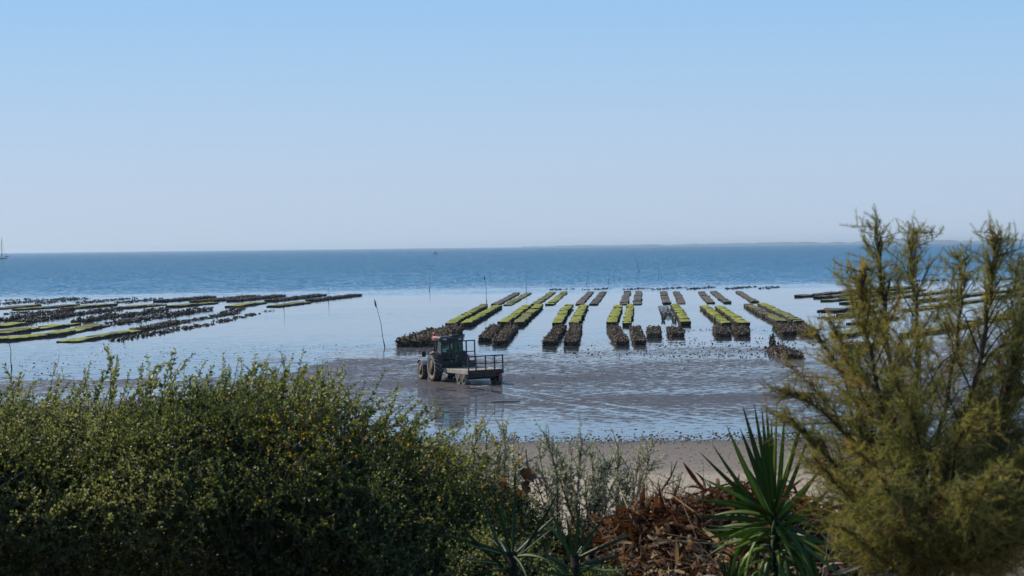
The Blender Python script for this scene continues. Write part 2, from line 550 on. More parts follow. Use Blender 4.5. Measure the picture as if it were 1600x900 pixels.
def seg_mesh(seed, top):
    g = np.random.default_rng(seed)
    nx, ny = 5, 7
    v, f, mi = [], [], []
    px_ = np.linspace(-0.5, 0.5, nx); py_ = np.linspace(0.012, 0.988, ny)
    lft = g.normal(0, 0.022, ny); rgt = g.normal(0, 0.022, ny)
    for j in range(ny):
        for i in range(nx):
            t = i / (nx - 1)
            edge = -0.05 if (i in (0, nx - 1) or j in (0, ny - 1)) else 0
            v.append((px_[i] + lft[j] * (1 - t) + rgt[j] * t, py_[j], 0.75 + edge + g.normal(0, 0.025)))
    for j in range(ny - 1):
        for i in range(nx - 1):
            f.append((j * nx + i, j * nx + i + 1, (j + 1) * nx + i + 1, (j + 1) * nx + i)); mi.append(0)
    rim = [i for i in range(nx)] + [j * nx + nx - 1 for j in range(1, ny)] + [(ny - 1) * nx + i for i in range(nx - 2, -1, -1)] + [j * nx for j in range(ny - 2, 0, -1)]
    a = rim
    for lv, (zz, push) in enumerate(((0.60, 1.05), (0.34, 1.0))):
        base = len(v)
        for r in rim:
            x, y, z = v[r]
            v.append((x * push + g.normal(0, 0.012), y, zz + g.normal(0, 0.03 + 0.05 * lv)))
        c = list(range(base, base + len(rim)))
        m = len(rim)
        for q in range(m):
            f.append((a[q], c[q], c[(q + 1) % m], a[(q + 1) % m])); mi.append(1)
        a = c
    f.append(tuple(a[::-1])); mi.append(1)
    me = bpy.data.meshes.new('oyster_bag')
    me.from_pydata(v, [], f)
    me.polygons.foreach_set('material_index', mi)
    me.materials.append(TOPS[top]); me.materials.append(bag_side)
    me.update()
    return me


SEGS = {k: [seg_mesh(40 * i + q, k) for q in range(7)] for i, k in enumerate(TOPS)}


def row_frame(p0, p1):
    d = np.array(p1) - np.array(p0)
    L = math.hypot(d[0], d[1])
    return L, math.atan2(-d[0], d[1])


def oyster_row(near, far, top, label, width=1.35, seglen=4.6, group='rows of oyster bags on trestles', zt=0.75, gaps=()):
    """near and far: photograph pixels of the middle of the top at both ends"""
    p0, p1 = gnd(*near, zt), gnd(*far, zt)
    L, rz = row_frame(p0, p1)
    root = empty('oyster_row', (p0[0], p0[1], zt - 0.75), rz, label, 'oyster row', group)
    n = max(2, int(round(L / seglen)))
    mb = MB()
    drift = 0.0
    tops = top if isinstance(top, (list, tuple)) else [top]
    for i in range(n):
        t = tops[min(len(tops) - 1, int(len(tops) * (i + random.uniform(-0.3, 0.3)) / n))] if len(tops) > 1 else tops[0]
        if i in gaps:
            continue
        o = link('oyster_bag', random.choice(SEGS[t]), (), root)
        drift = drift * 0.8 + random.gauss(0, 0.03)
        o.location = (drift, L * i / n, random.gauss(0, 0.04))
        o.scale = (width * random.uniform(0.95, 1.05), L / n, random.uniform(0.96, 1.04))
        o.rotation_euler = (random.gauss(0, 0.008), random.gauss(0, 0.03), random.gauss(0, 0.012))
    k = max(2, int(L / 2.2))
    for i in range(k + 1):
        yq = 0.03 + (L - 0.06) * i / k
        for s in (-1, 1):
            mb.bar((s * width * 0.42, yq, -0.3), (s * width * 0.42, yq, 0.5), 0.06)
        mb.bar((-width * 0.45, yq, 0.36), (width * 0.45, yq, 0.36), 0.05)
    tag(mb.build('trestle', rust, root), kind='stuff')
    return root


def shard_cloud(name, pts, size, mat, parent, stretch=1.8):
    n = len(pts)
    s = size * rng.uniform(0.5, 1.5, n)
    A = rrot(n) * (s[:, None, None] * np.stack([rng.uniform(0.35, 0.8, n), rng.uniform(0.8, stretch, n), rng.uniform(0.3, 0.7, n)], 1)[:, None, :])
    o = link(name, inst_mesh(name, OCT_V, OCT_F, A, np.asarray(pts)), [mat], parent)
    return tag(o, kind='stuff')


def crusted_row(near, far, label, width=1.55, height=0.8, dens=26, mat=None, group='rows of oyster-crusted trestles', rag=0.08, size=0.11, core=True, skew=0.0, zf=None):
    """near: pixel of the waterline at the near end, far: pixel of the top at the far end"""
    mat = mat or shell
    p0, p1 = gnd(*near), gnd(*far, height * 0.9 if zf is None else zf)
    L, rz = row_frame(p0, p1)
    root = empty('crusted_row', (p0[0], p0[1], 0), rz, label, 'oyster row', group)
    if core:
        ny, nx = max(3, int(L / 1.2)), 6
        mb = MB()
        rings = []
        seed = random.random() * 50
        for j in range(ny + 1):
            y = L * j / ny
            hh = height * (0.88 + 0.35 * (vnoise(y * 0.4, seed, 3) - 0.5)) * (0.86 if j in (0, ny) else 1)
            ww = width * (0.94 + 0.3 * (vnoise(y * 0.45, seed + 9, 3) - 0.5)) * (0.9 if j in (0, ny) else 1) / 2
            off = (vnoise(y * 0.3, seed + 5, 3) - 0.5) * 0.3
            pr = [(-ww * 0.9, -0.2), (-ww, hh * 0.5), (-ww * 0.93, hh * 0.92), (-ww * 0.35, hh), (ww * 0.35, hh), (ww * 0.93, hh * 0.92), (ww, hh * 0.5), (ww * 0.9, -0.2)]
            rings.append([(x + off + random.gauss(0, 0.03), y, z + random.gauss(0, 0.03)) for x, z in pr])
        mb.loft(rings)
        mb.build('trestle_bed', mat, root)
    n = int(dens * L * width)
    y = rng.uniform(0, L, n)
    x = rng.uniform(-0.54, 0.54, n) * width
    top = rng.random(n) < 0.62
    z = np.where(top, height * rng.normal(0.95, rag, n), height * rng.uniform(0.05, 0.95, n))
    x = np.where(top, x, np.sign(x) * width * rng.uniform(0.46, 0.56, n))
    e = (~top) & (rng.random(n) < 0.35)
    y = np.where(e, rng.uniform(-0.05, 0.15, n), y)
    x = np.where(e, rng.uniform(-0.5, 0.5, n) * width, x)
    shard_cloud('oyster_clumps', np.stack([x, y, z], 1), size, mat, root)
    return root


def stub_row(near, far, label, width=1.0, height=0.6, dens=5, mat=None, group='broken rows of mussel-crusted stakes', size=0.14, keep=0.45):
    """broken row: stakes and clumps with water showing between"""
    mat = mat or shell_dark
    p0, p1 = gnd(*near), gnd(*far)
    L, rz = row_frame(p0, p1)
    root = empty('crusted_stakes', (p0[0], p0[1], 0), rz, label, 'oyster row', group)
    mb = MB()
    pts = []
    seed = random.random() * 60
    m = int(L * 1.1)
    for i in range(m):
        y = L * (i + random.random()) / m
        if vnoise(y * 0.35, seed, 4) < 1 - keep - 0.15 and random.random() < 0.8:
            continue
        for s in (-1, 1):
            if random.random() < 0.25:
                continue
            x = s * width * 0.42 + random.gauss(0, 0.06)
            h = height * random.uniform(0.35, 1.25)
            mb.bar((x, y, -0.2), (x + random.gauss(0, 0.12), y + random.gauss(0, 0.16), h), 0.07)
            for _ in range(int(dens * random.uniform(0.5, 1.5))):
                pts.append((x + random.gauss(0, 0.16 * min(1, width)), y + random.gauss(0, 0.28 * min(1, width)), h * random.uniform(0.1, 1.05)))
    tag(mb.build('stakes', mat, root), kind='stuff')
    shard_cloud('mussel_clumps', np.array(pts), size, mat, root)
    return root


# middle rank: rows under bright green weed, in pairs
WORDS = ['first', 'second', 'third', 'fourth', 'fifth', 'sixth', 'seventh']
mid = [((704, 503), (757, 475.8), ['green', 'olive'], 'yellow-green oyster row, left one of the leftmost pair in the middle rank'),
       ((728, 503), (778.5, 475.5), 'green', 'green oyster row, right one of the leftmost pair in the middle rank'),
       ((785, 503), (824, 475.8), 'green', 'green oyster row, left one of the second pair from left in middle rank'),
       ((810, 502.5), (842.5, 475), ['olive', 'green'], 'olive and green oyster row, right one of the second pair in middle rank'),
       ((870, 503), (888.7, 475.8), 'green', 'green oyster row, left one of the third pair from left in middle rank'),
       ((896, 503), (912.5, 476), 'green', 'green oyster row, right one of the third pair from left in middle rank'),
       ((955, 502.5), (966, 476), 'green', 'green oyster row, left one of the fourth pair straight out to sea'),
       ((979.5, 502.5), (985, 475.8), 'green', 'narrower green oyster row, right one of the fourth pair straight out to sea'),
       ((1072, 501), (1055, 474.5), 'green', 'single green oyster row beside the short wrecked trestle'),
       ((1136, 504.5), (1101, 477), 'green', 'green oyster row, left one of the sixth pair, right of the single row'),
       ((1163.5, 503.5), (1123.7, 477.5), 'green', 'green oyster row, right one of the sixth pair, right of the single row'),
       ((1222.5, 501), (1168.7, 473.7), ['olive', 'brown', 'olive'], 'dull olive-brown oyster row, left one of the rightmost pair in the middle rank'),
       ((1250, 500), (1190, 473), ['olive', 'green'], 'long green oyster row, right one of the rightmost pair in the middle rank')]
for i, (a, c, t, lb) in enumerate(mid):
    oyster_row(a, c, t, lb, width=0.85 if i == 7 else 1.05, seglen=3.4, zt=0.52, group='green oyster rows in the middle rank')
far_rows = [((773, 474.5), (807.5, 457), ['brown'], 'brown oyster row, left one of the leftmost pair in the far rank'),
            ((792.5, 475), (826, 457), 'olive', 'olive oyster row, right one of the leftmost pair in the far rank'),
            ((836, 474.5), (863.7, 455.7), 'olive', 'olive oyster row, left one of the second pair in the far rank'),
            ((858.7, 474.5), (882.5, 455.5), ['green', 'olive'], 'greenest oyster row of the far rank, right one of the second pair'),
            ((905, 474.3), (923, 455.5), 'brown', 'brown oyster row, left one of the third pair in the far rank'),
            ((927.5, 474.3), (942.5, 455.3), 'brown', 'brown oyster row, right one of the third pair in the far rank'),
            ((975, 474), (980, 454.8), 'brown', 'brown oyster row, left one of the fourth pair in the far rank'),
            ((996, 474), (998, 454.8), 'brown', 'brown oyster row, right one of the fourth pair in the far rank'),
            ((1042.5, 473), (1036, 454.8), 'brown', 'brown oyster row, left one of the fifth pair in the far rank'),
            ((1065, 472.7), (1056, 454.6), 'brown', 'brown oyster row, right one of the fifth pair in the far rank'),
            ((1111, 472), (1095, 454.5), 'brown', 'kinked brown oyster row, left one of the sixth pair in the far rank'),
            ((1136, 471.7), (1114, 454.2), 'brown', 'brown oyster row, right one of the sixth pair in the far rank'),
            ((1180, 470.7), (1153, 454.6), 'brown', 'single brown oyster row at the right end of the far rank')]
for a, c, t, lb in far_rows:
    oyster_row(a, c, t, lb, width=1.1, seglen=5, zt=0.22, group='oyster rows in the far rank')
# near rank: bare trestles thick with oysters
near_rows = [((757, 535), (775, 508.5), 1.55, 'brown oyster-crusted row, left one of the pair right of the tractor cab'),
             ((780, 540), (801, 508.5), 1.6, 'brown oyster-crusted row, right one of the pair right of the tractor cab'),
             ((857.5, 541), (877, 508.5), 1.5, 'lumpy oyster-crusted row, left one of the second pair from the tractor'),
             ((892, 541), (901, 507.5), 1.6, 'dark blocky oyster-crusted row, right one of the second pair from the tractor'),
             ((973, 540.5), (957, 509), 1.6, 'ragged oyster-crusted row leaning left, below the straight green pair'),
             ((1000, 540), (992, 510), 1.4, 'narrow oyster-crusted row below the straight green pair, right one'),
             ((1022.5, 528), (1021, 511), 1.75, 'short square oyster-crusted block, left one of the two short blocks'),
             ((1058, 527), (1052.5, 511), 1.9, 'short square oyster-crusted block, right one of the two, below the single green row'),
             ((1131, 527), (1125, 510), 2.0, 'short crusted block, left one of the touching pair below the sixth green pair'),
             ((1161, 527), (1154, 510), 1.75, 'short crusted block, right one of the touching pair below the sixth green pair'),
             ((1234, 525), (1218, 507), 1.9, 'wide crusted row, left one of the pair below the rightmost green rows'),
             ((1265, 524), (1248, 507), 1.9, 'wide crusted row, right one of the pair below the rightmost green rows')]
for a, c, wd, lb in near_rows:
    crusted_row(a, c, lb, width=wd * 0.66, height=0.46, rag=0.16, size=0.11)
crusted_row((1241, 562), (1208, 541), 'lone crusted row lying nearest the shore, half behind the feathery bush', width=1.3, height=0.45, rag=0.2)
crusted_row((638, 542), (688, 515), 'long ragged heap of oyster-crusted trestles left of the tractor cab', width=1.9, height=0.5, rag=0.22, size=0.16, dens=24)
crusted_row((672, 541), (712, 511), 'ragged crusted row behind the tractor cab roof', width=1.5, height=0.6, rag=0.2, size=0.15)
stub_row((634, 541), (637, 534), 'small dark crusted stump standing left of the ragged heap', width=0.6, height=0.7, size=0.1, dens=9, keep=1, group=None)
stub_row((1205, 545), (1207, 538), 'dark crusted post at the head of the lone near row', width=0.3, height=0.9, size=0.09, dens=9, keep=1, group=None)
# short wrecked trestle with pale bags
p0, p1 = gnd(1044, 497), gnd(1036, 481)
L, rz = row_frame(p0, p1)
wr = empty('wrecked_trestle', (p0[0], p0[1], 0), rz, 'short wrecked trestle with pale bits on it left of the single green row', 'oyster row')
mb = MB()
for i in range(9):
    yq = L * i / 8
    for s in (-0.55, 0.55):
        mb.bar((s, yq, -0.3), (s + random.gauss(0, 0.05), yq, 0.24), 0.06)
    mb.bar((-0.65, yq, 0.22), (0.65, yq, 0.22), 0.06)
for s in (-0.55, 0.55):
    mb.bar((s, 0, 0.27), (s, L, 0.27), 0.06)
tag(mb.build('trestle', rust, wr), kind='stuff')
pts = np.stack([rng.uniform(-0.7, 0.7, 260), L * rng.beta(0.8, 1.8, 260), rng.normal(0.24, 0.05, 260)], 1)[:110]
shard_cloud('oyster_clumps', pts, 0.08, shell_dark, wr)
pale = mottled('bleached_shell', [(0.3, 0.28, 0.25), (0.5, 0.47, 0.42)], 3, 0.7)
pts = np.stack([rng.uniform(-0.6, 0.6, 45), L * rng.uniform(0.25, 0.95, 45), rng.normal(0.31, 0.03, 45)], 1)
shard_cloud('pale_shells', pts, 0.12, pale, wr)
for q, (sx, sy, lb) in enumerate(((1037, 503, 'left'), (1054, 503.5, 'right'))):
    stub_row((sx, sy), (sx - 0.5, sy - 2), 'small dark stump in the water below the wrecked trestle, %s one of two' % lb, width=0.3, height=0.5, size=0.09, dens=6, keep=1, group='stumps below the wrecked trestle')

# far edge of the beds: thin broken lines of crusted stakes
for i, ((a, c), lb) in enumerate(zip([((864, 453.3), (893, 452)), ((917, 453.2), (955, 451.3)), ((974, 453), (1012, 451)), ((1024, 453), (1068, 449.5)), ((1079, 452.3), (1120, 448.6)), ((1138, 452), (1176, 448.5)), ((1192, 451.6), (1212, 448.6))],
        ['behind the second far pair', 'behind the third far pair', 'behind the fourth far pair', 'behind the fifth far pair', 'behind the sixth far pair', 'right of the sixth far pair', 'alone at the right end'])):
    stub_row(a, c, 'thin dark line of stakes at the outer edge, ' + lb, width=1.6, height=0.2, dens=3, size=0.17, keep=0.9, group='thin stake lines along the outer edge')

# left beds
G_L = 'oyster rows in the beds on the left'
for a, c, t, lb in [
        ((106, 530.5), (208, 515.5), ['green', 'olive', 'green'], 'nearest green oyster row of the left beds, right one'),
        ((1, 529), (92, 519.5), ['green', 'olive'], 'nearest green oyster row of the left beds at the left edge of the photo'),
        ((88, 519), (160, 505.5), ['green', 'olive', 'brown'], 'green and brown oyster row continuing the nearest left-edge row'),
        ((-4, 519), (50, 511.5), ['olive', 'green'], 'second green oyster row from the shore at the left edge of the photo'),
        ((52, 512), (114, 503.5), 'green', 'green oyster row continuing the second left-edge row to the right'),
        ((-4, 508), (28, 503.5), 'green', 'short green oyster row under the dark stakes at the left edge'),
        ((28, 481.5), (117, 475.5), ['olive', 'brown'], 'olive oyster row with dark legs in the outer left beds'),
        ((-6, 480.5), (54, 476), ['brown', 'olive'], 'brown oyster row at the left edge in the outer left beds'),
        ((105, 480), (174, 474.5), ['olive'], 'olive oyster row right of the one with dark legs in the outer left beds'),
        ((188, 479.5), (252, 474), ['olive', 'brown'], 'low olive oyster row half sunk in the outer left beds'),
        ((269, 477.5), (330, 471.5), ['olive', 'green'], 'olive oyster row with bare legs right of the half sunk one'),
        ((362, 477.5), (409, 471), ['green', 'olive'], 'dark olive oyster row on legs, last but one to the right in left beds'),
        ((427, 477), (477, 471), ['olive'], 'dark oyster row on legs, rightmost of the left beds'),
        ]:
    oyster_row(a, c, t, lb, width=2.0, seglen=5, group=G_L, zt=0.27)
for a, c, wd, lb in [
        ((212, 518), (274, 502), 1.5, 'brown crusted row continuing the nearest green row of the left beds'),
        ((249, 472), (330, 463.5), 2.6, 'outermost crusted row of the left beds, left of four'),
        ((306, 473), (398, 462), 2.6, 'outermost crusted row of the left beds, second of four'),
        ((363, 471.2), (440, 461.3), 2.6, 'outermost crusted row of the left beds, third of four'),
        ((423, 471.2), (502, 460.3), 2.4, 'outer crusted row of the left beds, last but one on the right'),
        ((485, 471), (560, 460.3), 2.0, 'outermost crusted row of the left beds, rightmost of all')]:
    crusted_row(a, c, lb, width=wd * 0.8, height=0.28, mat=shell_dark if wd > 1.6 else shell, group=G_L, dens=7, size=0.17, zf=0.2)
for a, c, wd, h, kp, lb in [
        ((175, 533.5), (318, 508), 0.9, 0.5, 0.75, 'thin broken stake line nearest the shore in the left beds'),
        ((318, 509), (424, 485.5), 0.9, 0.45, 0.4, 'dotted line of stumps trailing right from the nearest stake line'),
        ((272, 506), (370, 489), 1.2, 0.5, 0.8, 'low crusted stake line ending below the dark olive row on legs'),
        ((350, 492), (374, 482), 1.6, 0.7, 0.9, 'dark crusted clump at the end of the low stake line'),
        ((175, 507), (326, 484), 1.6, 1.0, 0.85, 'tall dark mussel stakes in the middle of the left beds'),
        ((122, 504.5), (183, 493), 1.6, 0.9, 0.9, 'dark mussel stakes left of the tall stakes'),
        ((180, 497), (260, 484.5), 1.6, 1.0, 0.9, 'dark mussel stakes behind the tall stakes'),
        ((28, 506), (122, 491), 1.6, 0.9, 0.95, 'dense dark mussel stakes above the short green row'),
        ((100, 494), (184, 483.5), 1.6, 0.9, 0.95, 'dense dark mussel stakes right of the left-edge stakes'),
        ((-5, 503), (108, 485), 1.7, 0.9, 0.95, 'dense dark mussel stakes at the left edge'),
        ((-5, 492), (60, 487), 1.5, 0.5, 0.8, 'thin low stake line behind the dense left-edge stakes'),
        ((0, 475.5), (115, 466), 2.0, 0.6, 0.85, 'outer broken stake line at the left edge'),
        ((62, 474.5), (130, 467.5), 2.0, 0.6, 0.8, 'outer broken stake line right of the left-edge one'),
        ((122, 474), (208, 466.5), 2.0, 0.6, 0.8, 'outer broken stake line between the left edge and outermost crusted rows'),
        ((187, 473.5), (250, 467.5), 2.0, 0.6, 0.9, 'outer broken stake line just left of the outermost crusted rows'),
        ((0, 470.5), (60, 467.5), 2.0, 0.5, 0.6, 'faint outermost stake line at the far left')]:
    stub_row(a, c, lb, width=wd * 0.95, height=h * 0.42, keep=kp - 0.1, dens=8 if h > 0.8 else 5, size=0.16 if h > 0.8 else 0.13, group='mussel stake lines in the left beds')
# right beds, mostly behind the feathery bush
G_R = 'oyster rows in the beds on the right'
for a, c, t, lb in [
        ((1249, 461.5), (1400, 446.5), ['brown', 'olive'], 'outer long oyster row of the right beds reaching furthest left'),
        ((1280, 463.5), (1420, 447.5), ['brown', 'olive'], 'second long oyster row of the right beds'),
        ((1291, 468), (1440, 451), ['olive'], 'third long oyster row of the right beds'),
        ((1322, 472), (1500, 451), ['olive', 'brown'], 'fourth long oyster row of the right beds behind the bush'),
        ((1440, 468), (1600, 449), ['olive', 'green'], 'long oyster row behind the middle of the feathery bush'),
        ((1420, 482), (1610, 456), ['olive'], 'oyster row seen between the two tall plumes of the bush'),
        ((1318, 481.5), (1360, 476), ['olive'], 'short olive oyster row beside the small block on legs'),
        ((1318, 491), (1372, 484), ['brown', 'olive'], 'short brown oyster row below the small block on legs'),
        ((1335, 503), (1390, 494), ['brown'], 'brown oyster row behind the left of the feathery bush'),
        ((1312, 521), (1375, 507), ['olive', 'green'], 'wide olive oyster row nearest the shore behind the bush'),
        ((1420, 520), (1600, 487), ['olive'], 'oyster row hidden behind the thick of the feathery bush')]:
    oyster_row(a, c, t, lb, width=1.8, seglen=6, group=G_R, zt=0.3)
oyster_row((1292, 483), (1309, 481.5), ['brown'], 'small dark block of bags on four legs left of the bush', width=2.2, seglen=2.4, group=None)
crusted_row((1318, 551), (1360, 536), 'crusted row behind the lower left of the feathery bush', width=1.6, group=None)
stub_row((1420, 440.5), (1525, 436.5), 'thin stake line far out behind the feathery bush', width=2.4, height=0.3, dens=3, size=0.22, keep=0.95, group=None)
stub_row((1556, 438), (1600, 435.5), 'thin stake line far out behind the right plume', width=2.4, height=0.3, dens=3, size=0.22, keep=0.95, group=None)

# ------------------------------------------------------------------ stakes and boats
wood = mottled('weathered_stake', [(0.03, 0.026, 0.02), (0.08, 0.065, 0.05)], 4, 0.9)


def pole(base, tip, label, r=0.05, bulb=0.0, group='marker poles standing in the water'):
    p = gnd(*base)
    q = at(*tip, p[1])
    t = empty('marker_pole', tuple(p), 0, label, 'pole', group)
    d = q - p
    mb = MB()
    mid_ = p * 0 + d * 0.5 + np.array([r * 1.5, 0, 0])
    r = r * 0.45
    mb.tube([d * -0.08, d * 0.22, mid_, d], [r, r, r * 0.8, r * 0.55], 6)
    mb.build('stake', wood, t)
    if bulb:
        mb = MB()
        mb.tube([d * 0.82, d * 0.87, d * 0.93, d * 0.99], [r * 0.8, r * 1.2 + bulb * 0.7, r + bulb * 0.6, r * 0.6], 6)
        mb.build('top_bundle', weed, t)
    mb = MB()
    mb.tube([d * -0.03, d * 0.08, d * 0.16], [r * 1.5, r * 1.7, r * 1.1], 6)
    mb.build('weed_collar', weed, t)
    return t


pole((601.5, 543), (585, 467), 'tall pole leaning left with a dark bundle on top, left of the tractor', 0.07, 0.07)
pole((671, 455), (671, 431), 'thin upright pole on the edge of the ripples above the tractor', 0.11)
pole((662.5, 438), (662.5, 432), 'short stub pole far out above the tractor', 0.13)
pole((760.5, 474), (756.5, 430), 'pole with dark tip at the far end of the leftmost green pair', 0.09, 0.06)
pole((822.5, 456), (821, 424), 'thin pole at the far end of the leftmost far pair', 0.08)
pole((999, 424.5), (989, 394), 'long dark pole slanting left, alone far out at sea', 0.17)
pole((916.5, 446), (919.5, 421), 'thin pole leaning right beyond the third far pair', 0.10)
pole((950.5, 443), (951, 420), 'thin upright pole between the third and fourth far pairs', 0.10)
pole((959.5, 433), (959, 417), 'faint pole further out right of the thin upright one', 0.11)
pole((968.5, 437), (968, 422), 'faint short pole left of the long slanting pole', 0.10)
pole((1028.5, 436), (1028.5, 408), 'thin tall pole far out right of the slanting pole', 0.11)
pole((1033, 434.5), (1033, 428), 'short stub right next to the thin tall pole', 0.14)
pole((862, 443.5), (861, 428), 'faint short pole beyond the second far pair', 0.10)
pole((1331, 447.5), (1304, 425), 'slanting pole at the left edge of the feathery bush far out', 0.12)
pole((443.5, 481), (443.5, 446), 'thin pole among the right end of the left beds', 0.07)
pole((513.5, 472), (512.5, 443), 'thin pole by the rightmost crusted row of the left beds', 0.08)
pole((193, 534), (192, 524), 'short stake in the broken line nearest the shore on the left', 0.09)
pole((18.5, 577), (11, 520), 'pole standing behind the hedge at the left edge', 0.07)
pole((84, 583), (92.5, 556), 'short slanting stick behind the hedge near the left edge', 0.05)

hullw = mottled('white_boat_paint', [(0.55, 0.56, 0.58), (0.7, 0.7, 0.7)], 0.2, 0.4)
hulld = mottled('dark_boat_paint', [(0.05, 0.06, 0.09), (0.08, 0.09, 0.12)], 0.2, 0.4)
redp = mottled('red_paint', [(0.42, 0.03, 0.035), (0.55, 0.05, 0.05)], 4, 0.4)


def hull(L, Bm, Hh, name, mat, parent):
    mb = MB()
    rings = []
    for t in np.linspace(0, 1, 9):
        y = -L / 2 + L * t
        wv = Bm / 2 * (1 - max(0, (t - 0.35) / 0.65) ** 2.2) * (0.8 + 0.2 * min(1, t / 0.3)) + 0.02
        sh = Hh * (1 + 0.25 * t)
        rings.append([(-wv * 0.25, y, -0.5), (-wv * 0.9, y, 0.1), (-wv, y, sh), (wv, y, sh), (wv * 0.9, y, 0.1), (wv * 0.25, y, -0.5)])
    mb.loft(rings, True)
    return mb.build(name, mat, parent)


p = gnd(4, 404.6)
t = empty('sailing_yacht', tuple(p), R(70), 'sailing yacht with bare mast moored at the left edge near the horizon', 'sailboat')
hull(11, 3.4, 1.4, 'hull', hulld, t)
mb = MB(); mb.loft([[(-1, -3, 1.4), (1, -3, 1.4), (1, 2, 1.5), (-1, 2, 1.5)], [(-0.7, -2.6, 2.4), (0.7, -2.6, 2.4), (0.6, 1.4, 2.1), (-0.6, 1.4, 2.1)]]); mb.build('cabin', hullw, t)
mb = MB(); mb.tube([(0, 1, 1.2), (0, 1, 27)], [0.5, 0.28], 8); mb.build('mast', wood, t)
mb = MB(); mb.tube([(0, 1, 3.4), (0, -4.5, 3.3)], 0.35, 8); mb.build('furled_sail', hullw, t)
mb = MB(); mb.tube([(0, 5.3, 1.6), (0, 1, 26)], 0.08, 5); mb.tube([(0, -5.3, 1.6), (0, 1, 26.5)], 0.08, 5); mb.build('stay', wood, t)
p = gnd(10.5, 401.3)
t = empty('motor_boat', tuple(p), R(80), 'small low boat right of the sailing yacht at the left edge', 'boat')
hull(8, 2.8, 1.5, 'hull', hulld, t)
mb = MB(); mb.box((-0.9, -2, 1.5), (0.9, 1, 2.9), 0.2); mb.build('cabin', hullw, t)
p = gnd(679.5, 397.4)
t = empty('motor_boat', tuple(p), R(85), 'small workboat with a red cabin far out left of the middle of the sea', 'boat')
hull(8.5, 3, 1.2, 'hull', hullw, t)
mb = MB(); mb.box((-1, -1.5, 1.2), (1, 1.0, 3.0), 0.2); mb.build('cabin', redp, t)
mb = MB(); mb.tube([(0, -0.5, 2.9), (0, -0.5, 5.0)], 0.12, 6); mb.build('mast', hulld, t)
p = gnd(657, 389.3)
t = empty('beacon_tower', tuple(p), 0, 'tiny dark beacon tower breaking the horizon left of the workboat', 'beacon')
mb = MB(); mb.tube([(0, 0, -1), (0, 0, 4), (0, 0, 9)], [2.2, 1.5, 1.2], 10); mb.build('tower', hulld, t)
mb = MB(); mb.tube([(0, 0, 9), (0, 0, 11), (0, 0, 12)], [1.6, 1.6, 0.4], 10); mb.build('lantern', hullw, t)

# the low wooded coast on the far side of the bay
coast_m = mottled('far_woods', [(0.025, 0.04, 0.03), (0.045, 0.062, 0.045)], 0.01, 0.9)
Yc = 21000.0
xs = np.arange(-1100, 10600, 31.0)
tpx = 800 + xs / Yc * FPX
env = np.interp(tpx, [610, 700, 800, 1000, 1240, 1400, 1700, 2700], [0.5, 3.5, 6, 8, 11, 15, 16, 17])
lump = vnoise(xs / 55, xs * 0, 21) * 0.7 + vnoise(xs / 150, xs * 0, 22) * 0.8
hgt = env * (0.35 + lump * 0.75)
hgt *= np.where((vnoise(xs / 260, xs * 0, 25) < 0.3) & (tpx < 850), 0.15, 1)
V = []
for i, xq in enumerate(xs):
    for yq, hq in ((0, -1.0), (15, hgt[i] * 0.75), (70, hgt[i]), (220, hgt[i] * 0.9), (420, -1.0)):
        V.append((xq, Yc + yq * 1.7, hq * 1.7))
m = len(xs)
F = [(i * 5 + j, (i + 1) * 5 + j, (i + 1) * 5 + j + 1, i * 5 + j + 1) for i in range(m - 1) for j in range(4)]
tag(link('far_coast', arr_mesh('far_coast', np.array(V), np.array(F)), [coast_m]), kind='structure')
# ------------------------------------------------------------------ tractor and trailer
tyre_m = mottled('dusty_tyre_rubber', [(0.11, 0.10, 0.085), (0.23, 0.205, 0.17), (0.36, 0.325, 0.275)], 2.2, 0.9, 0.3)
tread_m = mottled('dark_tread_rubber', [(0.018, 0.017, 0.016), (0.04, 0.036, 0.032)], 3, 0.85)
rim_m = mottled('rusty_wheel_rim', [(0.05, 0.035, 0.026), (0.11, 0.075, 0.05)], 3, 0.7)
body_m = mottled('dark_tractor_body', [(0.02, 0.02, 0.022), (0.045, 0.042, 0.04)], 2, 0.55)
roof_red = mottled('faded_red_roof', [(0.38, 0.045, 0.055), (0.52, 0.12, 0.13)], 2, 0.5)
fender_m = mottled('pale_grey_fender', [(0.32, 0.31, 0.30), (0.48, 0.47, 0.45)], 2, 0.55)
head_steel = mottled('grey_headboard_steel', [(0.05, 0.05, 0.052), (0.10, 0.095, 0.09), (0.16, 0.14, 0.12)], 2.5, 0.6)
steel = mottled('dark_trailer_steel', [(0.018, 0.018, 0.02), (0.05, 0.045, 0.04), (0.085, 0.06, 0.045)], 2.5, 0.6)
plank_m = mottled('worn_deck_board', [(0.20, 0.17, 0.13), (0.33, 0.29, 0.23), (0.42, 0.38, 0.31)], 2.0, 0.9, 0.3)
beam_m = mottled('pale_side_beam', [(0.30, 0.26, 0.20), (0.45, 0.40, 0.32)], 2.0, 0.8)
amber = mottled('amber_lens', [(0.5, 0.14, 0.01), (0.6, 0.2, 0.02)], 4, 0.3)
redlens = mottled('red_lens', [(0.35, 0.01, 0.01), (0.45, 0.02, 0.02)], 4, 0.3)
mirror_m = mottled('mirror_back', [(0.015, 0.015, 0.015), (0.02, 0.02, 0.02)], 4, 0.4)
glass, nt, b, out = new_mat('tinted_cab_glass')
tr = N(nt, 'ShaderNodeBsdfTransparent', {0: (0.68, 0.84, 0.82, 1)})
gl = N(nt, 'ShaderNodeBsdfGlossy', {0: (0.9, 0.95, 0.95, 1), 'Roughness': 0.03})
fr = N(nt, 'ShaderNodeFresnel', {0: 1.5})
ms = N(nt, 'ShaderNodeMixShader', {0: fr.outputs[0], 1: tr.outputs[0], 2: gl.outputs[0]})
nt.links.new(ms.outputs[0], out.inputs[0])


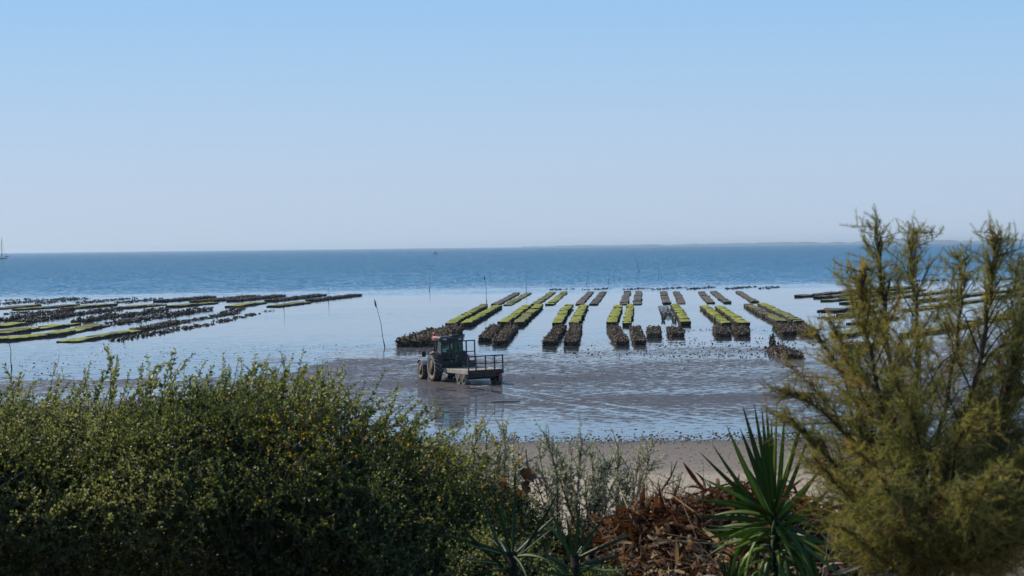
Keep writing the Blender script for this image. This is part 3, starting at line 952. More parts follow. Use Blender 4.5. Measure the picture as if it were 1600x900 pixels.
def make_wheel(parent, x, y, rad, wid, side, name, lugs=22, rimfrac=0.56):
    """wheel part with tyre, tread and rim below it; side -1 is the left of the vehicle"""
    hub = MB()
    hub.lathe_x([(-wid * 0.22, 0.001), (-wid * 0.22, rad * 0.2), (wid * 0.22, rad * 0.2), (wid * 0.22, 0.001)], 14)
    for k in range(6):
        a = k * math.pi / 3
        hub.lathe_x([(side * wid * 0.2, 0.02), (side * wid * 0.3, 0.02), (side * wid * 0.31, 0.001)], 6, (0, rad * 0.14 * math.cos(a), rad * 0.14 * math.sin(a)))
    h = hub.build(name, rim_m, parent)
    h.location = (x, y, rad)
    ty = MB()
    ri = rad * rimfrac
    o = rad * 0.955
    ty.lathe_x([(-wid * 0.36, ri), (-wid * 0.47, ri + (o - ri) * 0.3), (-wid * 0.5, ri + (o - ri) * 0.62), (-wid * 0.45, o * 0.975), (-wid * 0.3, o), (wid * 0.3, o), (wid * 0.45, o * 0.975), (wid * 0.5, ri + (o - ri) * 0.62), (wid * 0.47, ri + (o - ri) * 0.3), (wid * 0.36, ri)], 36, closed=True)
    ty.build('tyre', tyre_m, h)
    tr_ = MB()
    if lugs:
        da = 2 * math.pi / lugs
        for k in range(lugs):
            for s in (-1, 1):
                a0 = k * da + (da / 2 if s > 0 else 0)
                a1 = a0 + da * 0.85
                tw = da * 0.22
                rr = rad
                def q(xx, a, r):
                    return (xx, r * math.cos(a), r * math.sin(a))
                xo, xi = s * wid * 0.5, s * wid * 0.02
                lo = o * 0.95
                ring0 = [q(xo, a0 - tw, lo * 0.93), q(xo, a0 + tw, lo * 0.93), q(xo * 0.96, a0 + tw, rr * 0.985), q(xo * 0.96, a0 - tw, rr * 0.985)]
                ring1 = [q(xi, a1 - tw, lo), q(xi, a1 + tw, lo), q(xi, a1 + tw, rr), q(xi, a1 - tw, rr)]
                tr_.loft([ring0, ring1] if s < 0 else [ring1, ring0])
        tag(tr_.build('tread_lugs', tread_m, h), kind='stuff')
    rm = MB()
    rm.lathe_x([(side * wid * 0.40, ri * 1.02), (side * wid * 0.36, ri * 0.93), (side * wid * 0.1, ri * 0.86), (side * wid * 0.06, ri * 0.3), (side * wid * 0.05, 0.002)], 28)
    rm.build('rim', rim_m, h)
    return h


HEAD = R(21)
pw = gnd(680.3, 596.8)
c_, s_ = math.cos(HEAD), math.sin(HEAD)
org = pw + np.array([0.9 * c_, 0.9 * s_, 0])
tz = float(zmud(np.array(org[0]), np.array(org[1])))
tractor = empty('tractor', (org[0], org[1], tz - 0.03), HEAD, 'dark tractor with a red roof edge standing on the wet mud, hitched to the trailer', 'tractor')
for s in (-1, 1):
    make_wheel(tractor, s * 0.92, 0, 0.87, 0.52, s, 'rear_wheel', 20)
    make_wheel(tractor, s * 0.88, 2.45, 0.61, 0.40, s, 'front_wheel', 18, 0.55)
mb = MB(); mb.box((-0.3, -0.35, 0.55), (0.3, 2.9, 1.0), 0.05); mb.box((-0.8, -0.18, 0.68), (0.8, 0.18, 1.05), 0.05); mb.box((-0.8, 2.35, 0.5), (0.8, 2.55, 0.72), 0.03); mb.build('chassis', body_m, tractor)
mb = MB(); mb.loft([[(-0.42, 0.95, 0.95), (0.42, 0.95, 0.95), (0.42, 0.95, 1.68), (0.3, 0.95, 1.78), (-0.3, 0.95, 1.78), (-0.42, 0.95, 1.68)], [(-0.40, 2.4, 0.95), (0.40, 2.4, 0.95), (0.40, 2.4, 1.55), (0.28, 2.4, 1.66), (-0.28, 2.4, 1.66), (-0.40, 2.4, 1.55)], [(-0.34, 3.0, 0.95), (0.34, 3.0, 0.95), (0.34, 3.0, 1.42), (0.24, 3.0, 1.5), (-0.24, 3.0, 1.5), (-0.34, 3.0, 1.42)]])
bonnet = mb.build('bonnet', body_m, tractor)
mb = MB()
for i in range(6):
    mb.box((-0.28, 3.0, 1.0 + i * 0.075), (0.28, 3.03, 1.04 + i * 0.075))
tag(mb.build('grille', steel, bonnet), kind='stuff')
for s in (-1, 1):
    mb = MB(); mb.box((s * 0.2 - 0.07, 2.99, 1.36), (s * 0.2 + 0.07, 3.04, 1.44), 0.01); mb.build('headlight', fender_m, bonnet)
mb = MB(); mb.box((-0.62, -0.6, 0.98), (0.62, 1.0, 1.12), 0.03); mb.build('cab_floor', body_m, tractor)
# cab pillars and panes
cab = MB()
B = {(-1, 0): (-0.74, -0.62), (1, 0): (0.74, -0.62), (-1, 1): (-0.78, 0.22), (1, 1): (0.78, 0.22), (-1, 2): (-0.66, 1.02), (1, 2): (0.66, 1.02)}
zt_, zb_ = 2.52, 1.12
for (sx, k), (x, y) in B.items():
    cab.bar((x * (1.0 if k else 0.98), y, zb_ if k else 1.45), (x * 0.9, y * (0.86 if k == 2 else 1), zt_), 0.08)
for k in (0, 2):
    y0 = B[(1, k)][1]
    cab.bar((-0.7, y0, 1.45 if k == 0 else 1.6), (0.7, y0, 1.45 if k == 0 else 1.6), 0.07)
for s in (-1, 1):
    cab.bar((s * 0.70, -0.62, zt_), (s * 0.62, 0.9, zt_), 0.08)
    cab.bar((s * 0.74, -0.62, 1.45), (s * 0.78, 0.22, 1.3), 0.06)
cab.bar((-0.68, -0.62, zt_), (0.68, -0.62, zt_), 0.08)
cab.build('cab_frame', body_m, tractor)


def pane(quad, th=0.012):
    q = [np.array(p, float) for p in quad]
    nn = np.cross(q[1] - q[0], q[3] - q[0]); nn /= np.linalg.norm(nn)
    mb = MB(); mb.loft([q, [p + nn * th for p in q]])
    return mb.build('window_pane', glass, tractor)


pane([(-0.68, -0.63, 1.49), (0.68, -0.63, 1.49), (0.63, -0.63, 2.48), (-0.63, -0.63, 2.48)])
pane([(-0.58, 0.98, 1.66), (0.58, 0.98, 1.66), (0.55, 0.88, 2.48), (-0.55, 0.88, 2.48)])
for s in (-1, 1):
    pane([(s * 0.75, -0.57, 1.49), (s * 0.78, 0.17, 1.40), (s * 0.69, 0.17, 2.48), (s * 0.67, -0.57, 2.48)])
    pane([(s * 0.78, 0.27, 1.2), (s * 0.67, 0.96, 1.2), (s * 0.60, 0.84, 2.48), (s * 0.69, 0.27, 2.48)])
roof = MB()
def rr(y, w_, z0, z1, ed=0.1):
    return [(-w_, y, z0), (w_, y, z0), (w_, y, z0 + (z1 - z0) * 0.6), (w_ - ed, y, z1), (-w_ + ed, y, z1), (-w_, y, z0 + (z1 - z0) * 0.6)]
roof.loft([rr(-0.72, 0.70, 2.56, 2.68), rr(-0.55, 0.80, 2.56, 2.80), rr(0.3, 0.80, 2.56, 2.82)])
roof.build('roof', body_m, tractor)
mb = MB()
mb.loft([rr(0.303, 0.80, 2.56, 2.82), rr(0.9, 0.80, 2.56, 2.80), rr(1.15, 0.68, 2.56, 2.70)])
rf = mb.build('roof_front_cap', roof_red, tractor)
rf['label'] = 'faded red front cap of the cab roof'
mb = MB(); mb.box((0.05, -0.5, 2.80), (0.55, 0.1, 2.90), 0.03); mb.build('roof_hatch', body_m, tractor)
for s in (-1, 1):
    mb = MB(); mb.box((s * 0.5 - 0.1, -0.80, 2.58), (s * 0.5 + 0.1, -0.70, 2.68), 0.02); mb.build('work_light', fender_m, tractor)
mb = MB(); mb.tube([(-0.62, 0.9, 2.76), (-0.62, 0.9, 2.84), (-0.62, 0.9, 2.98)], [0.03, 0.07, 0.06], 10); mb.build('beacon', redlens, tractor)
# seat, steering wheel, driver's controls
mb = MB(); mb.box((-0.25, -0.25, 1.3), (0.25, 0.25, 1.45), 0.05); mb.box((-0.24, -0.36, 1.4), (0.24, -0.22, 2.0), 0.05); mb.build('seat', mirror_m, tractor)
mb = MB(); mb.tube([(0.19 * math.cos(a), 0.55 + 0.13 * math.sin(a), 1.75 + 0.12 * math.sin(a)) for a in np.linspace(0, 6.283, 13)], 0.02, 6); mb.tube([(0, 0.85, 1.25), (0, 0.55, 1.75)], 0.03, 6); mb.build('steering_wheel', mirror_m, tractor)
# fenders
for s in (-1, 1):
    mb = MB()
    rings = []
    for a in np.linspace(R(15), R(165), 12):
        r0, r1 = 0.95, 1.0
        xi, xo = s * 0.66, s * 1.0
        ca, sa = math.cos(a), math.sin(a)
        z0 = 0.87
        rings.append([(xi, r0 * ca, z0 + r0 * sa), (xo, r0 * ca, z0 + r0 * sa), (xo, r1 * ca, z0 + r1 * sa), (xi, r1 * ca, z0 + r1 * sa)])
    mb.loft(rings); fd = mb.build('rear_fender', body_m, tractor)
    mb = MB()
    rings = []
    for a in np.linspace(R(15), R(100), 8):
        ca, sa = math.cos(a), math.sin(a)
        rings.append([(s * 1.003, 0.935 * ca, 0.87 + 0.935 * sa), (s * 1.06, 0.935 * ca, 0.87 + 0.935 * sa), (s * 1.06, 1.02 * ca, 0.87 + 1.02 * sa), (s * 1.003, 1.02 * ca, 0.87 + 1.02 * sa)])
    mb.loft(rings); mb.build('fender_edge', fender_m, fd)
    mb = MB()
    rings = []
    for a in np.linspace(R(40), R(150), 9):
        ca, sa = math.cos(a), math.sin(a)
        rings.append([(s * 0.68, 2.45 + 0.66 * ca, 0.61 + 0.66 * sa), (s * 1.12, 2.45 + 0.66 * ca, 0.61 + 0.66 * sa), (s * 1.12, 2.45 + 0.71 * ca, 0.61 + 0.71 * sa), (s * 0.68, 2.45 + 0.71 * ca, 0.61 + 0.71 * sa)])
    mb.loft(rings); mb.build('front_fender', fender_m, tractor)
    mb = MB(); mb.bar((s * 0.66, 1.0, 1.62), (s * 1.25, 1.05, 1.66), 0.04); mb.box((s * 1.28 - 0.13, 1.03, 1.50), (s * 1.28 + 0.13, 1.09, 1.82), 0.02); mb.build('mirror', mirror_m, tractor)
    mb = MB(); mb.box((s * 0.95 - 0.1, -0.99, 1.1), (s * 0.95 + 0.1, -0.95, 1.2), 0.01); mb.build('tail_light', redlens, tractor)
mb = MB()
for k in range(3):
    mb.box((-0.98, 0.95, 0.42 + k * 0.26), (-0.66, 1.2, 0.46 + k * 0.26))
mb.bar((-0.97, 1.2, 0.42), (-0.7, 1.2, 1.1), 0.04); mb.bar((-0.97, 0.95, 0.42), (-0.7, 0.95, 1.1), 0.04)
mb.build('step_ladder', steel, tractor)
mb = MB(); mb.tube([(0.52, 1.15, 1.2), (0.52, 1.15, 1.9), (0.52, 1.15, 2.7), (0.52, 1.08, 2.8)], [0.06, 0.06, 0.04, 0.04], 10); mb.build('exhaust_stack', steel, tractor)
mb = MB(); mb.box((-0.35, 0.3, 0.42), (-0.62, 1.6, 0.85), 0.05); mb.build('fuel_tank', body_m, tractor)
mb = MB(); mb.bar((-0.42, -0.2, 0.75), (-0.42, -1.0, 0.55), 0.07); mb.bar((0.42, -0.2, 0.75), (0.42, -1.0, 0.55), 0.07); mb.bar((0, -0.2, 0.5), (0, -1.0, 0.5), 0.12, 0.08); mb.build('hitch', steel, tractor)
mb = MB(); mb.tube([(0.5, -0.6, 2.8), (0.5, -0.62, 3.3)], 0.015, 5); mb.build('aerial', steel, tractor)

# trailer: x right, y forward, origin on the ground below the rear edge
pt = gnd(730.4, 602.5)
TW, TL = 2.3, 5.0
TH = R(21)
ct, st = math.cos(TH), math.sin(TH)
lx, ly = -0.95, 0.75
org = np.array([pt[0] - (lx * ct - ly * st), pt[1] - (lx * st + ly * ct), 0])
tz = float(zmud(np.array(org[0]), np.array(org[1])))
trailer = empty('flat_trailer', (org[0], org[1], tz - 0.04), TH, 'flatbed trailer with dark tube railings front and back behind the tractor on the mud', 'trailer')
trailer.rotation_euler = (R(-0.8), R(-1.2), TH)
zb = 0.92
mb = MB(); mb.box((-0.45, 0.1, 0.62), (-0.33, TL + 0.2, 0.78)); mb.box((0.33, 0.1, 0.62), (0.45, TL + 0.2, 0.78))
for yq in np.linspace(0.5, TL - 0.3, 6):
    mb.box((-TW / 2 + 0.06, yq - 0.04, 0.783), (TW / 2 - 0.06, yq + 0.04, zb - 0.04))
mb.bar((-0.39, TL + 0.15, 0.68), (0, TL + 1.15, 0.56), 0.1); mb.bar((0.39, TL + 0.15, 0.68), (0, TL + 1.15, 0.56), 0.1)
mb.build('chassis', steel, trailer)
for i in range(9):
    x0 = -TW / 2 + 0.07 + (TW - 0.14) * i / 9
    mb = MB(); mb.box((x0 + 0.004, 0.07, zb - 0.037), (x0 + (TW - 0.14) / 9 - 0.006, TL - 0.07, zb + 0.008 + random.uniform(-0.004, 0.006)))
    mb.build('deck_plank', plank_m, trailer)
for s in (-1, 1):
    mb = MB(); mb.box((s * (TW / 2 - 0.03) - 0.035, 0.06, zb - 0.22), (s * (TW / 2 - 0.03) + 0.035, TL - 0.06, zb + 0.035), 0.01); mb.build('side_beam', beam_m, trailer)
mb = MB(); mb.box((-TW / 2, -0.03, zb - 0.24), (TW / 2, 0.057, zb + 0.03), 0.01); mb.build('rear_beam', steel, trailer)
mb = MB(); mb.box((-TW / 2 + 0.0, 0.0, zb - 0.42), (TW / 2 - 0.55, 0.05, zb - 0.245), 0.01); mb.build('bumper_board', steel, trailer)
mb = MB(); mb.box((-TW / 2, TL - 0.057, zb - 0.2), (TW / 2, TL + 0.02, zb + 0.03), 0.01); mb.build('front_beam', steel, trailer)
mb = MB(); mb.box((-TW / 2 + 0.04, TL - 0.05, zb + 0.034), (TW / 2 - 0.04, TL - 0.01, zb + 0.36), 0.01); mb.build('headboard_panel', head_steel, trailer)


def rail(y, z0, z1, xs_, mids, tw=0.075, steel=steel):
    for x in xs_:
        mb = MB(); mb.bar((x, y, z0), (x, y, z1), tw); mb.build('railing_post', steel, trailer)
    mb = MB(); mb.bar((xs_[0] - tw / 2, y, z1 + tw / 2 - 0.003), (xs_[-1] + tw / 2, y, z1 + tw / 2 - 0.003), tw); mb.build('top_rail', steel, trailer)
    for (xa, xb, z) in mids:
        mb = MB(); mb.bar((xa, y, z), (xb, y, z), tw * 0.8); mb.build('mid_rail', steel, trailer)


xs_ = [-TW / 2 + 0.04 + (TW - 0.08) * t for t in (0, 0.25, 0.5, 0.75, 1.0)]
rail(TL - 0.1, zb + 0.03, zb + 1.62, xs_, [(xs_[0], xs_[4], zb + 0.98), (xs_[0], xs_[4], zb + 0.4)], steel=head_steel)
xs_ = [-TW / 2 + 0.04 + (TW - 0.08) * t for t in (0, 0.22, 0.5, 0.76, 1.0)]
rail(0.015, zb + 0.03, zb + 0.83, xs_, [(xs_[0], xs_[4], zb + 0.42)], 0.07)
for s in (-1, 1):
    make_wheel(trailer, s * 1.09, 0.75, 0.41, 0.24, s, 'trailer_wheel', 0, 0.58)
    make_wheel(trailer, s * 1.09, 1.62, 0.41, 0.24, s, 'trailer_wheel', 0, 0.58)
    mb = MB(); mb.box((s * 0.75 - 0.12, -0.05, zb - 0.36 if s > 0 else zb - 0.18), (s * 0.75 + 0.12, -0.034, zb - 0.28 if s > 0 else zb - 0.10), 0.003); mb.build('tail_light', redlens, trailer)
for yq in (0.75, 1.62):
    mb = MB(); mb.tube([(-1.0, yq, 0.41), (1.0, yq, 0.41)], 0.05, 8); mb.bar((-0.39, yq, 0.36), (-0.39, yq, 0.64), 0.12); mb.bar((0.39, yq, 0.36), (0.39, yq, 0.64), 0.12); mb.build('axle', steel, trailer)
mb = MB(); mb.tube([(0, TL + 0.7, 0.0), (0, TL + 0.7, 0.75)], 0.04, 8); mb.lathe_x([(-0.04, 0.01), (-0.04, 0.12), (0.04, 0.12), (0.04, 0.01)], 14, (0, TL + 0.7, 0.1)); mb.build('jockey_wheel', steel, trailer)
# a plank lying on the mud right of the trailer
p = gnd(790, 629, 0.05)
pl = MB(); pl.box((-0.75, -0.08, -0.02), (0.75, 0.08, 0.06), 0.01)
o = pl.build('drift_plank', plank_m); o.location = (p[0], p[1], float(zmud(np.array(p[0]), np.array(p[1]))) + 0.03); o.rotation_euler = (0, R(-1), R(-3))
tag(o, 'weathered plank lying flat on the mud in front of the trailer', 'plank')
# ------------------------------------------------------------------ plants on the bank
bark = mottled('grey_brown_twig', [(0.045, 0.032, 0.022), (0.10, 0.075, 0.055)], 9, 0.9)
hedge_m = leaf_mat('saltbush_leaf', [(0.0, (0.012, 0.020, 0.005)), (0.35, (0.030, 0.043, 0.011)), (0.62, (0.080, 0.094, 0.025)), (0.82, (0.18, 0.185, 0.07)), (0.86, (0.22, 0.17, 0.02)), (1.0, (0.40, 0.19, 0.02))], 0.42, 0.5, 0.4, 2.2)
LEAF_V = np.array([(0, 0, 0), (0.26, 0.35, 0.05), (0.22, 0.72, 0.06), (0, 1, 0.0), (-0.22, 0.72, 0.06), (-0.26, 0.35, 0.05)], float)
LEAF_F = np.array([(0, 1, 2, 3), (0, 3, 4, 5)])
GZ = 6.1


def sprigs(base, d, L, n, leaf, tintbase, curl, name, mat, parent, stem_parent_mat=bark, yellow=0.02, stem_name='twigs'):
    """leafy shoots: base (S,3), d (S,3), L (S,), n leaves on each"""
    S = len(base)
    d = nrm(d)
    side = nrm(np.cross(d, rng.normal(size=(S, 3))))
    t = (np.arange(n)[None] + rng.uniform(0, 1, (S, n))) / n
    t = 0.06 + 0.94 * t
    bend = curl[:, None]
    def along(t_):
        p = base[:, None] + d[:, None] * (L[:, None] * t_)[..., None] + side[:, None] * (L[:, None] * 0.22 * t_ ** 2)[..., None]
        p[..., 2] -= L[:, None] * bend * t_ ** 2.4
        return p
    pos = along(t)
    dirs = nrm(along(t + 0.03) - pos)
    rad = nrm(np.cross(dirs, rng.normal(size=(S, n, 3))))
    ld = nrm(rad * 0.9 + dirs * rng.uniform(0.3, 1.1, (S, n, 1)))
    ls = leaf * rng.uniform(0.7, 1.3, (S, 1)) * rng.uniform(0.55, 1.25, (S, n)) * (1 - 0.45 * t)
    Rm = frames(ld.reshape(-1, 3), rng.uniform(0, 6.283, S * n)) * ls.reshape(-1, 1, 1)
    tint = np.clip(tintbase[:, None] + rng.normal(0, 0.10, (S, n)) + 0.12 * t, 0, 0.82)
    yl = rng.random((S, n)) < (yellow if np.isscalar(yellow) else yellow[:, None])
    tint = np.where(yl, rng.uniform(0.87, 1.0, (S, n)), tint)
    me = inst_mesh(name, LEAF_V, LEAF_F, Rm, pos.reshape(-1, 3), tint.ravel())
    o = tag(link(name, me, [mat], parent), kind='stuff')
    # shoots as thin three sided blades
    K = 5
    tt = np.linspace(0, 1, K)[None].repeat(S, 0)
    ax = along(tt)
    wd = 0.0032 * (1 - 0.75 * tt)[..., None]
    a1 = side[:, None] * wd; a2 = np.cross(d, side)[:, None] * wd
    ringv = np.stack([ax + a1, ax - a1 * 0.5 + a2 * 0.87, ax - a1 * 0.5 - a2 * 0.87], 2)
    v = ringv.reshape(-1, 3)
    b0 = (np.arange(S) * K * 3)[:, None, None] + (np.arange(K - 1) * 3)[None, :, None]
    fs = np.stack([np.stack([b0 + j, b0 + (j + 1) % 3, b0 + 3 + (j + 1) % 3, b0 + 3 + j], -1) for j in range(3)], 2).reshape(-1, 4)
    tag(link(stem_name, arr_mesh(stem_name, v, fs), [stem_parent_mat], parent), kind='stuff')
    return o


def world_x(px, Y):
    return at(px, 450, Y)[0]


HEDGE_Y = 13.0
top_px = [-260, -150, 0, 60, 110, 160, 200, 250, 300, 350, 400, 455, 500, 540, 580, 620, 660, 700, 740, 780, 830, 880]
top_y = [590, 592, 605, 615, 605, 600, 590, 595, 580, 585, 592, 585, 592, 618, 640, 655, 675, 695, 712, 726, 760, 830]
hx = np.array([world_x(p, HEDGE_Y) for p in top_px])
hz = np.array([at(p, q, HEDGE_Y)[2] for p, q in zip(top_px, top_y)])


def hedge_top(x, y):
    u = (y - 13.2) / 1.5
    return np.interp(x, hx, hz) - 0.42 * u ** 2 + (vnoise(x * 2.2, y * 2.2, 31) - 0.5) * 0.22 + (vnoise(x * 6, y * 6, 32) - 0.5) * 0.09 - 0.07


root = empty('saltbush_hedge', (-1.6, 13.2, GZ), 0, 'broad green saltbush hedge filling the left foreground, silvery shoots along its top', 'hedge')
root_off = np.array([-1.6, 13.2, GZ])
S = 17000
x = rng.uniform(-4.4, 0.55, S)
y = rng.uniform(11.6, 14.5, S)
zt = hedge_top(x, y)
ok = zt > GZ + 0.1
x, y, zt = x[ok], y[ok], zt[ok]
S = len(x)
u = rng.random(S)
z = np.where(u < 0.36, zt - rng.exponential(0.12, S), GZ + (zt - GZ) * rng.random(S))
front = (rng.random(S) < 0.4)
y = np.where(front, 11.6 + (y - 11.6) * 0.4, y)
zt2 = hedge_top(x, y)
z = np.minimum(z, zt2)
ok = z > GZ - 0.05
x, y, z = x[ok], y[ok], z[ok]
S = len(x)
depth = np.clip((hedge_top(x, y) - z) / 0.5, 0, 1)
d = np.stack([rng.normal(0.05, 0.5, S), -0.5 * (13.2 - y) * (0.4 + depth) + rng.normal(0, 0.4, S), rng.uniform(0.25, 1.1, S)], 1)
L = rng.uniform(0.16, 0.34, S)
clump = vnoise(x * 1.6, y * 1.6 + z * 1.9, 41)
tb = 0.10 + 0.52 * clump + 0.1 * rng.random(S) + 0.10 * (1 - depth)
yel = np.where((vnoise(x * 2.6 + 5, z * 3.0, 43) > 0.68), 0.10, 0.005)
base = np.stack([x, y, z], 1) - nrm(d) * (L * 0.6)[:, None]
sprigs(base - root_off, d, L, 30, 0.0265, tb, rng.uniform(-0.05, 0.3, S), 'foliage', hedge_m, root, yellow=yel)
# long shoots standing above the top
tips = [(22, 570), (45, 590), (100, 572), (90, 590), (155, 574), (148, 580), (186, 543), (190, 560), (230, 575), (250, 556), (262, 560), (290, 548), (280, 565), (312, 562), (325, 572), (362, 556), (376, 564), (395, 565), (402, 556), (418, 560), (440, 575), (456, 549), (448, 560), (476, 553), (487, 566), (512, 566), (534, 572), (549, 585), (545, 600), (585, 610), (620, 592), (640, 598), (660, 620), (690, 626), (676, 640), (715, 645), (728, 652), (750, 665), (770, 680), (795, 690), (130, 590), (210, 580), (338, 575), (465, 570), (600, 625), (630, 630)]
bs, ds, Ls, cs = [], [], [], []
for (px_, py_) in tips:
    for rep in range(3):
        Y = HEDGE_Y + random.uniform(-0.35, 0.5)
        tip = at(px_ + random.gauss(0, 5) * (rep > 0), py_ + 14 * (rep > 0) * random.random() * 2, Y)
        dd = np.array([random.uniform(0.02, 0.55) + (0.35 if px_ > 540 else 0), random.gauss(0, 0.25), 1.0])
        dd /= np.linalg.norm(dd)
        Lq = random.uniform(0.26, 0.42)
        cu = random.uniform(-0.02, 0.25)
        b0 = tip - dd * Lq
        b0[2] += Lq * cu
        bs.append(b0); ds.append(dd); Ls.append(Lq); cs.append(cu)
bs, ds, Ls, cs = map(np.array, (bs, ds, Ls, cs))
sprigs(bs - root_off, ds, Ls, 44, 0.031, np.full(len(bs), 0.62) + rng.normal(0, 0.08, len(bs)), cs, 'top_shoots', hedge_m, root, yellow=0.01, stem_name='shoot_stems')
mb = MB()
for k in range(46):
    xq = random.uniform(-4.2, 0.3); yq = random.uniform(12.4, 14)
    zq = float(hedge_top(np.array(xq), np.array(yq))) - 0.12
    if zq < GZ + 0.3: continue
    x1 = xq + random.gauss(0, 0.25)
    mb.tube([np.array((x1, yq, GZ - 0.1)) - root_off, np.array(((x1 + xq) / 2 + random.gauss(0, 0.08), yq, (GZ + zq) / 2)) - root_off, np.array((xq, yq, zq)) - root_off], [0.02, 0.014, 0.005], 5)
tag(mb.build('branches', bark, root), kind='stuff')

# lighter, airy saltbush right of the hedge
silver_m = leaf_mat('silvery_leaf', [(0.0, (0.15, 0.165, 0.09)), (0.4, (0.27, 0.285, 0.17)), (0.8, (0.42, 0.425, 0.30)), (0.86, (0.28, 0.16, 0.04)), (1.0, (0.36, 0.15, 0.03))], 0.48, 0.36, 0.3)


def airy_bush(name_label, base_px, Yb, tips, n_extra, leaf=0.024, spread=0.12, nleaf=24):
    b0 = at(base_px, 860, Yb)
    rootp = np.array([b0[0], b0[1], GZ - 0.25])
    r = empty('saltbush', tuple(rootp), 0, name_label, 'shrub')
    mb = MB()
    bs, ds, Ls, cs = [], [], [], []
    for (px_, py_) in tips:
        Y = Yb + random.uniform(-0.25, 0.3)
        tip = at(px_, py_, Y)
        st0 = rootp + np.array([random.gauss(0, 0.1), random.gauss(0, 0.08), 0.0])
        midp = st0 * 0.45 + tip * 0.55 + np.array([random.gauss(0, 0.05), 0, 0.02])
        mb.tube([st0 - rootp, midp - rootp, tip - rootp], [0.010, 0.006, 0.0025], 5)
        Lst = np.linalg.norm(tip - st0)
        for k in range(n_extra):
            t = 1 - (random.random() ** 1.3) * 0.72
            if t < 0.55:
                p = st0 + (midp - st0) * (t / 0.55)
            else:
                p = midp + (tip - midp) * ((t - 0.55) / 0.45)
            dd = nrm(tip - st0) + rng.normal(0, 0.45, 3)
            Lq = random.uniform(0.10, 0.2)
            bs.append(p); ds.append(dd); Ls.append(Lq); cs.append(random.uniform(-0.05, 0.25))
        dd = nrm(tip - midp)
        bs.append(tip - dd * 0.2); ds.append(dd); Ls.append(0.2); cs.append(0.0)
    tag(mb.build('branches', bark, r), kind='stuff')
    bs, ds, Ls, cs = map(np.array, (bs, ds, Ls, cs))
    sprigs(bs - rootp, ds, Ls, nleaf, leaf, rng.uniform(0.4, 0.8, len(bs)), cs, 'foliage', silver_m, r, yellow=0.02)
    return r


airy_bush('silvery green open saltbush against the beach in the middle foreground', 915, 13.6,
          [(842, 705), (858, 698), (875, 712), (893, 706), (910, 686), (925, 712), (940, 725), (955, 722), (966, 696), (985, 725), (1000, 712), (1020, 688), (870, 730), (905, 725), (935, 735), (965, 728), (990, 740), (1005, 735), (850, 745), (955, 760), (880, 750), (915, 752), (830, 730), (938, 770), (980, 765), (860, 770), (900, 775), (1000, 770), (870, 742), (925, 748), (945, 745), (890, 728)], 24, 0.024)
airy_bush('thin silvery shrub joining the right end of the big hedge', 765, 13.4,
          [(745, 668), (760, 680), (778, 690), (790, 684), (800, 700), (735, 690), (812, 720), (770, 715), (752, 712), (795, 730), (820, 745), (780, 750), (755, 745)], 24, 0.027)
airy_bush('small sparse seedling shrub with a bare stem beside the dry leaf pile', 1035, 14.0, [(1010, 735), (1020, 755), (1030, 745), (1052, 742), (1066, 738), (1040, 765), (1060, 760)], 4, 0.022, nleaf=18)

# dead twig sticking up by the pile
t = empty('dead_twig', tuple(at(1000, 800, 13.7)), 0, 'bare dark twig sticking up right of the silvery bush', 'twig')
o0 = at(1000, 800, 13.7)
mb = MB(); mb.tube([at(1000, 800, 13.7) - o0, at(1030, 772, 13.7) - o0, at(1048, 745, 13.7) - o0, at(1058, 720, 13.7) - o0], [0.012, 0.009, 0.006, 0.003], 6); mb.tube([at(1040, 757, 13.7) - o0, at(1066, 748, 13.6) - o0], [0.005, 0.002], 5); mb.tube([at(1048, 745, 13.7) - o0, at(1050, 722, 13.75) - o0], [0.004, 0.002], 5)
mb.build('stem', bark, t)
t = empty('dead_branch', tuple(at(930, 815, 13.2)), 0, 'long grey dead branch lying along the top of the dry leaf pile', 'branch')
o0 = at(930, 815, 13.2)
mb = MB(); mb.tube([at(a_, b_, 13.2) - o0 for a_, b_ in ((920, 818), (980, 800), (1040, 790), (1085, 772), (1130, 758), (1160, 752))], [0.014, 0.013, 0.011, 0.009, 0.006, 0.003], 6)
mb.tube([at(1085, 772, 13.2) - o0, at(1110, 762, 13.1) - o0, at(1100, 748, 13.1) - o0], [0.006, 0.005, 0.002], 5)
mb.build('stem', bark, t)

# ---- pile of dead leaves
dead_m = leaf_mat('dead_leaf', [(0.0, (0.03, 0.015, 0.008)), (0.3, (0.10, 0.042, 0.018)), (0.55, (0.165, 0.082, 0.042)), (0.75, (0.28, 0.18, 0.10)), (1.0, (0.46, 0.36, 0.23))], 0.7, 0.3, 0.15)
pile_px = [880, 930, 985, 1040, 1090, 1150, 1210, 1270, 1330, 1380]
pile_y = [862, 828, 806, 792, 776, 770, 778, 798, 822, 855]
PY = 13.0
ppx = np.array([world_x(p, PY) for p in pile_px]); ppz = np.array([at(p, q, PY)[2] for p, q in zip(pile_px, pile_y)])


def pile_top(x, y):
    return np.interp(x, ppx, ppz) - np.where(y < PY, (PY - y) * 0.55, (y - PY) * 0.5) + (vnoise(x * 4, y * 4, 51) - 0.5) * 0.1


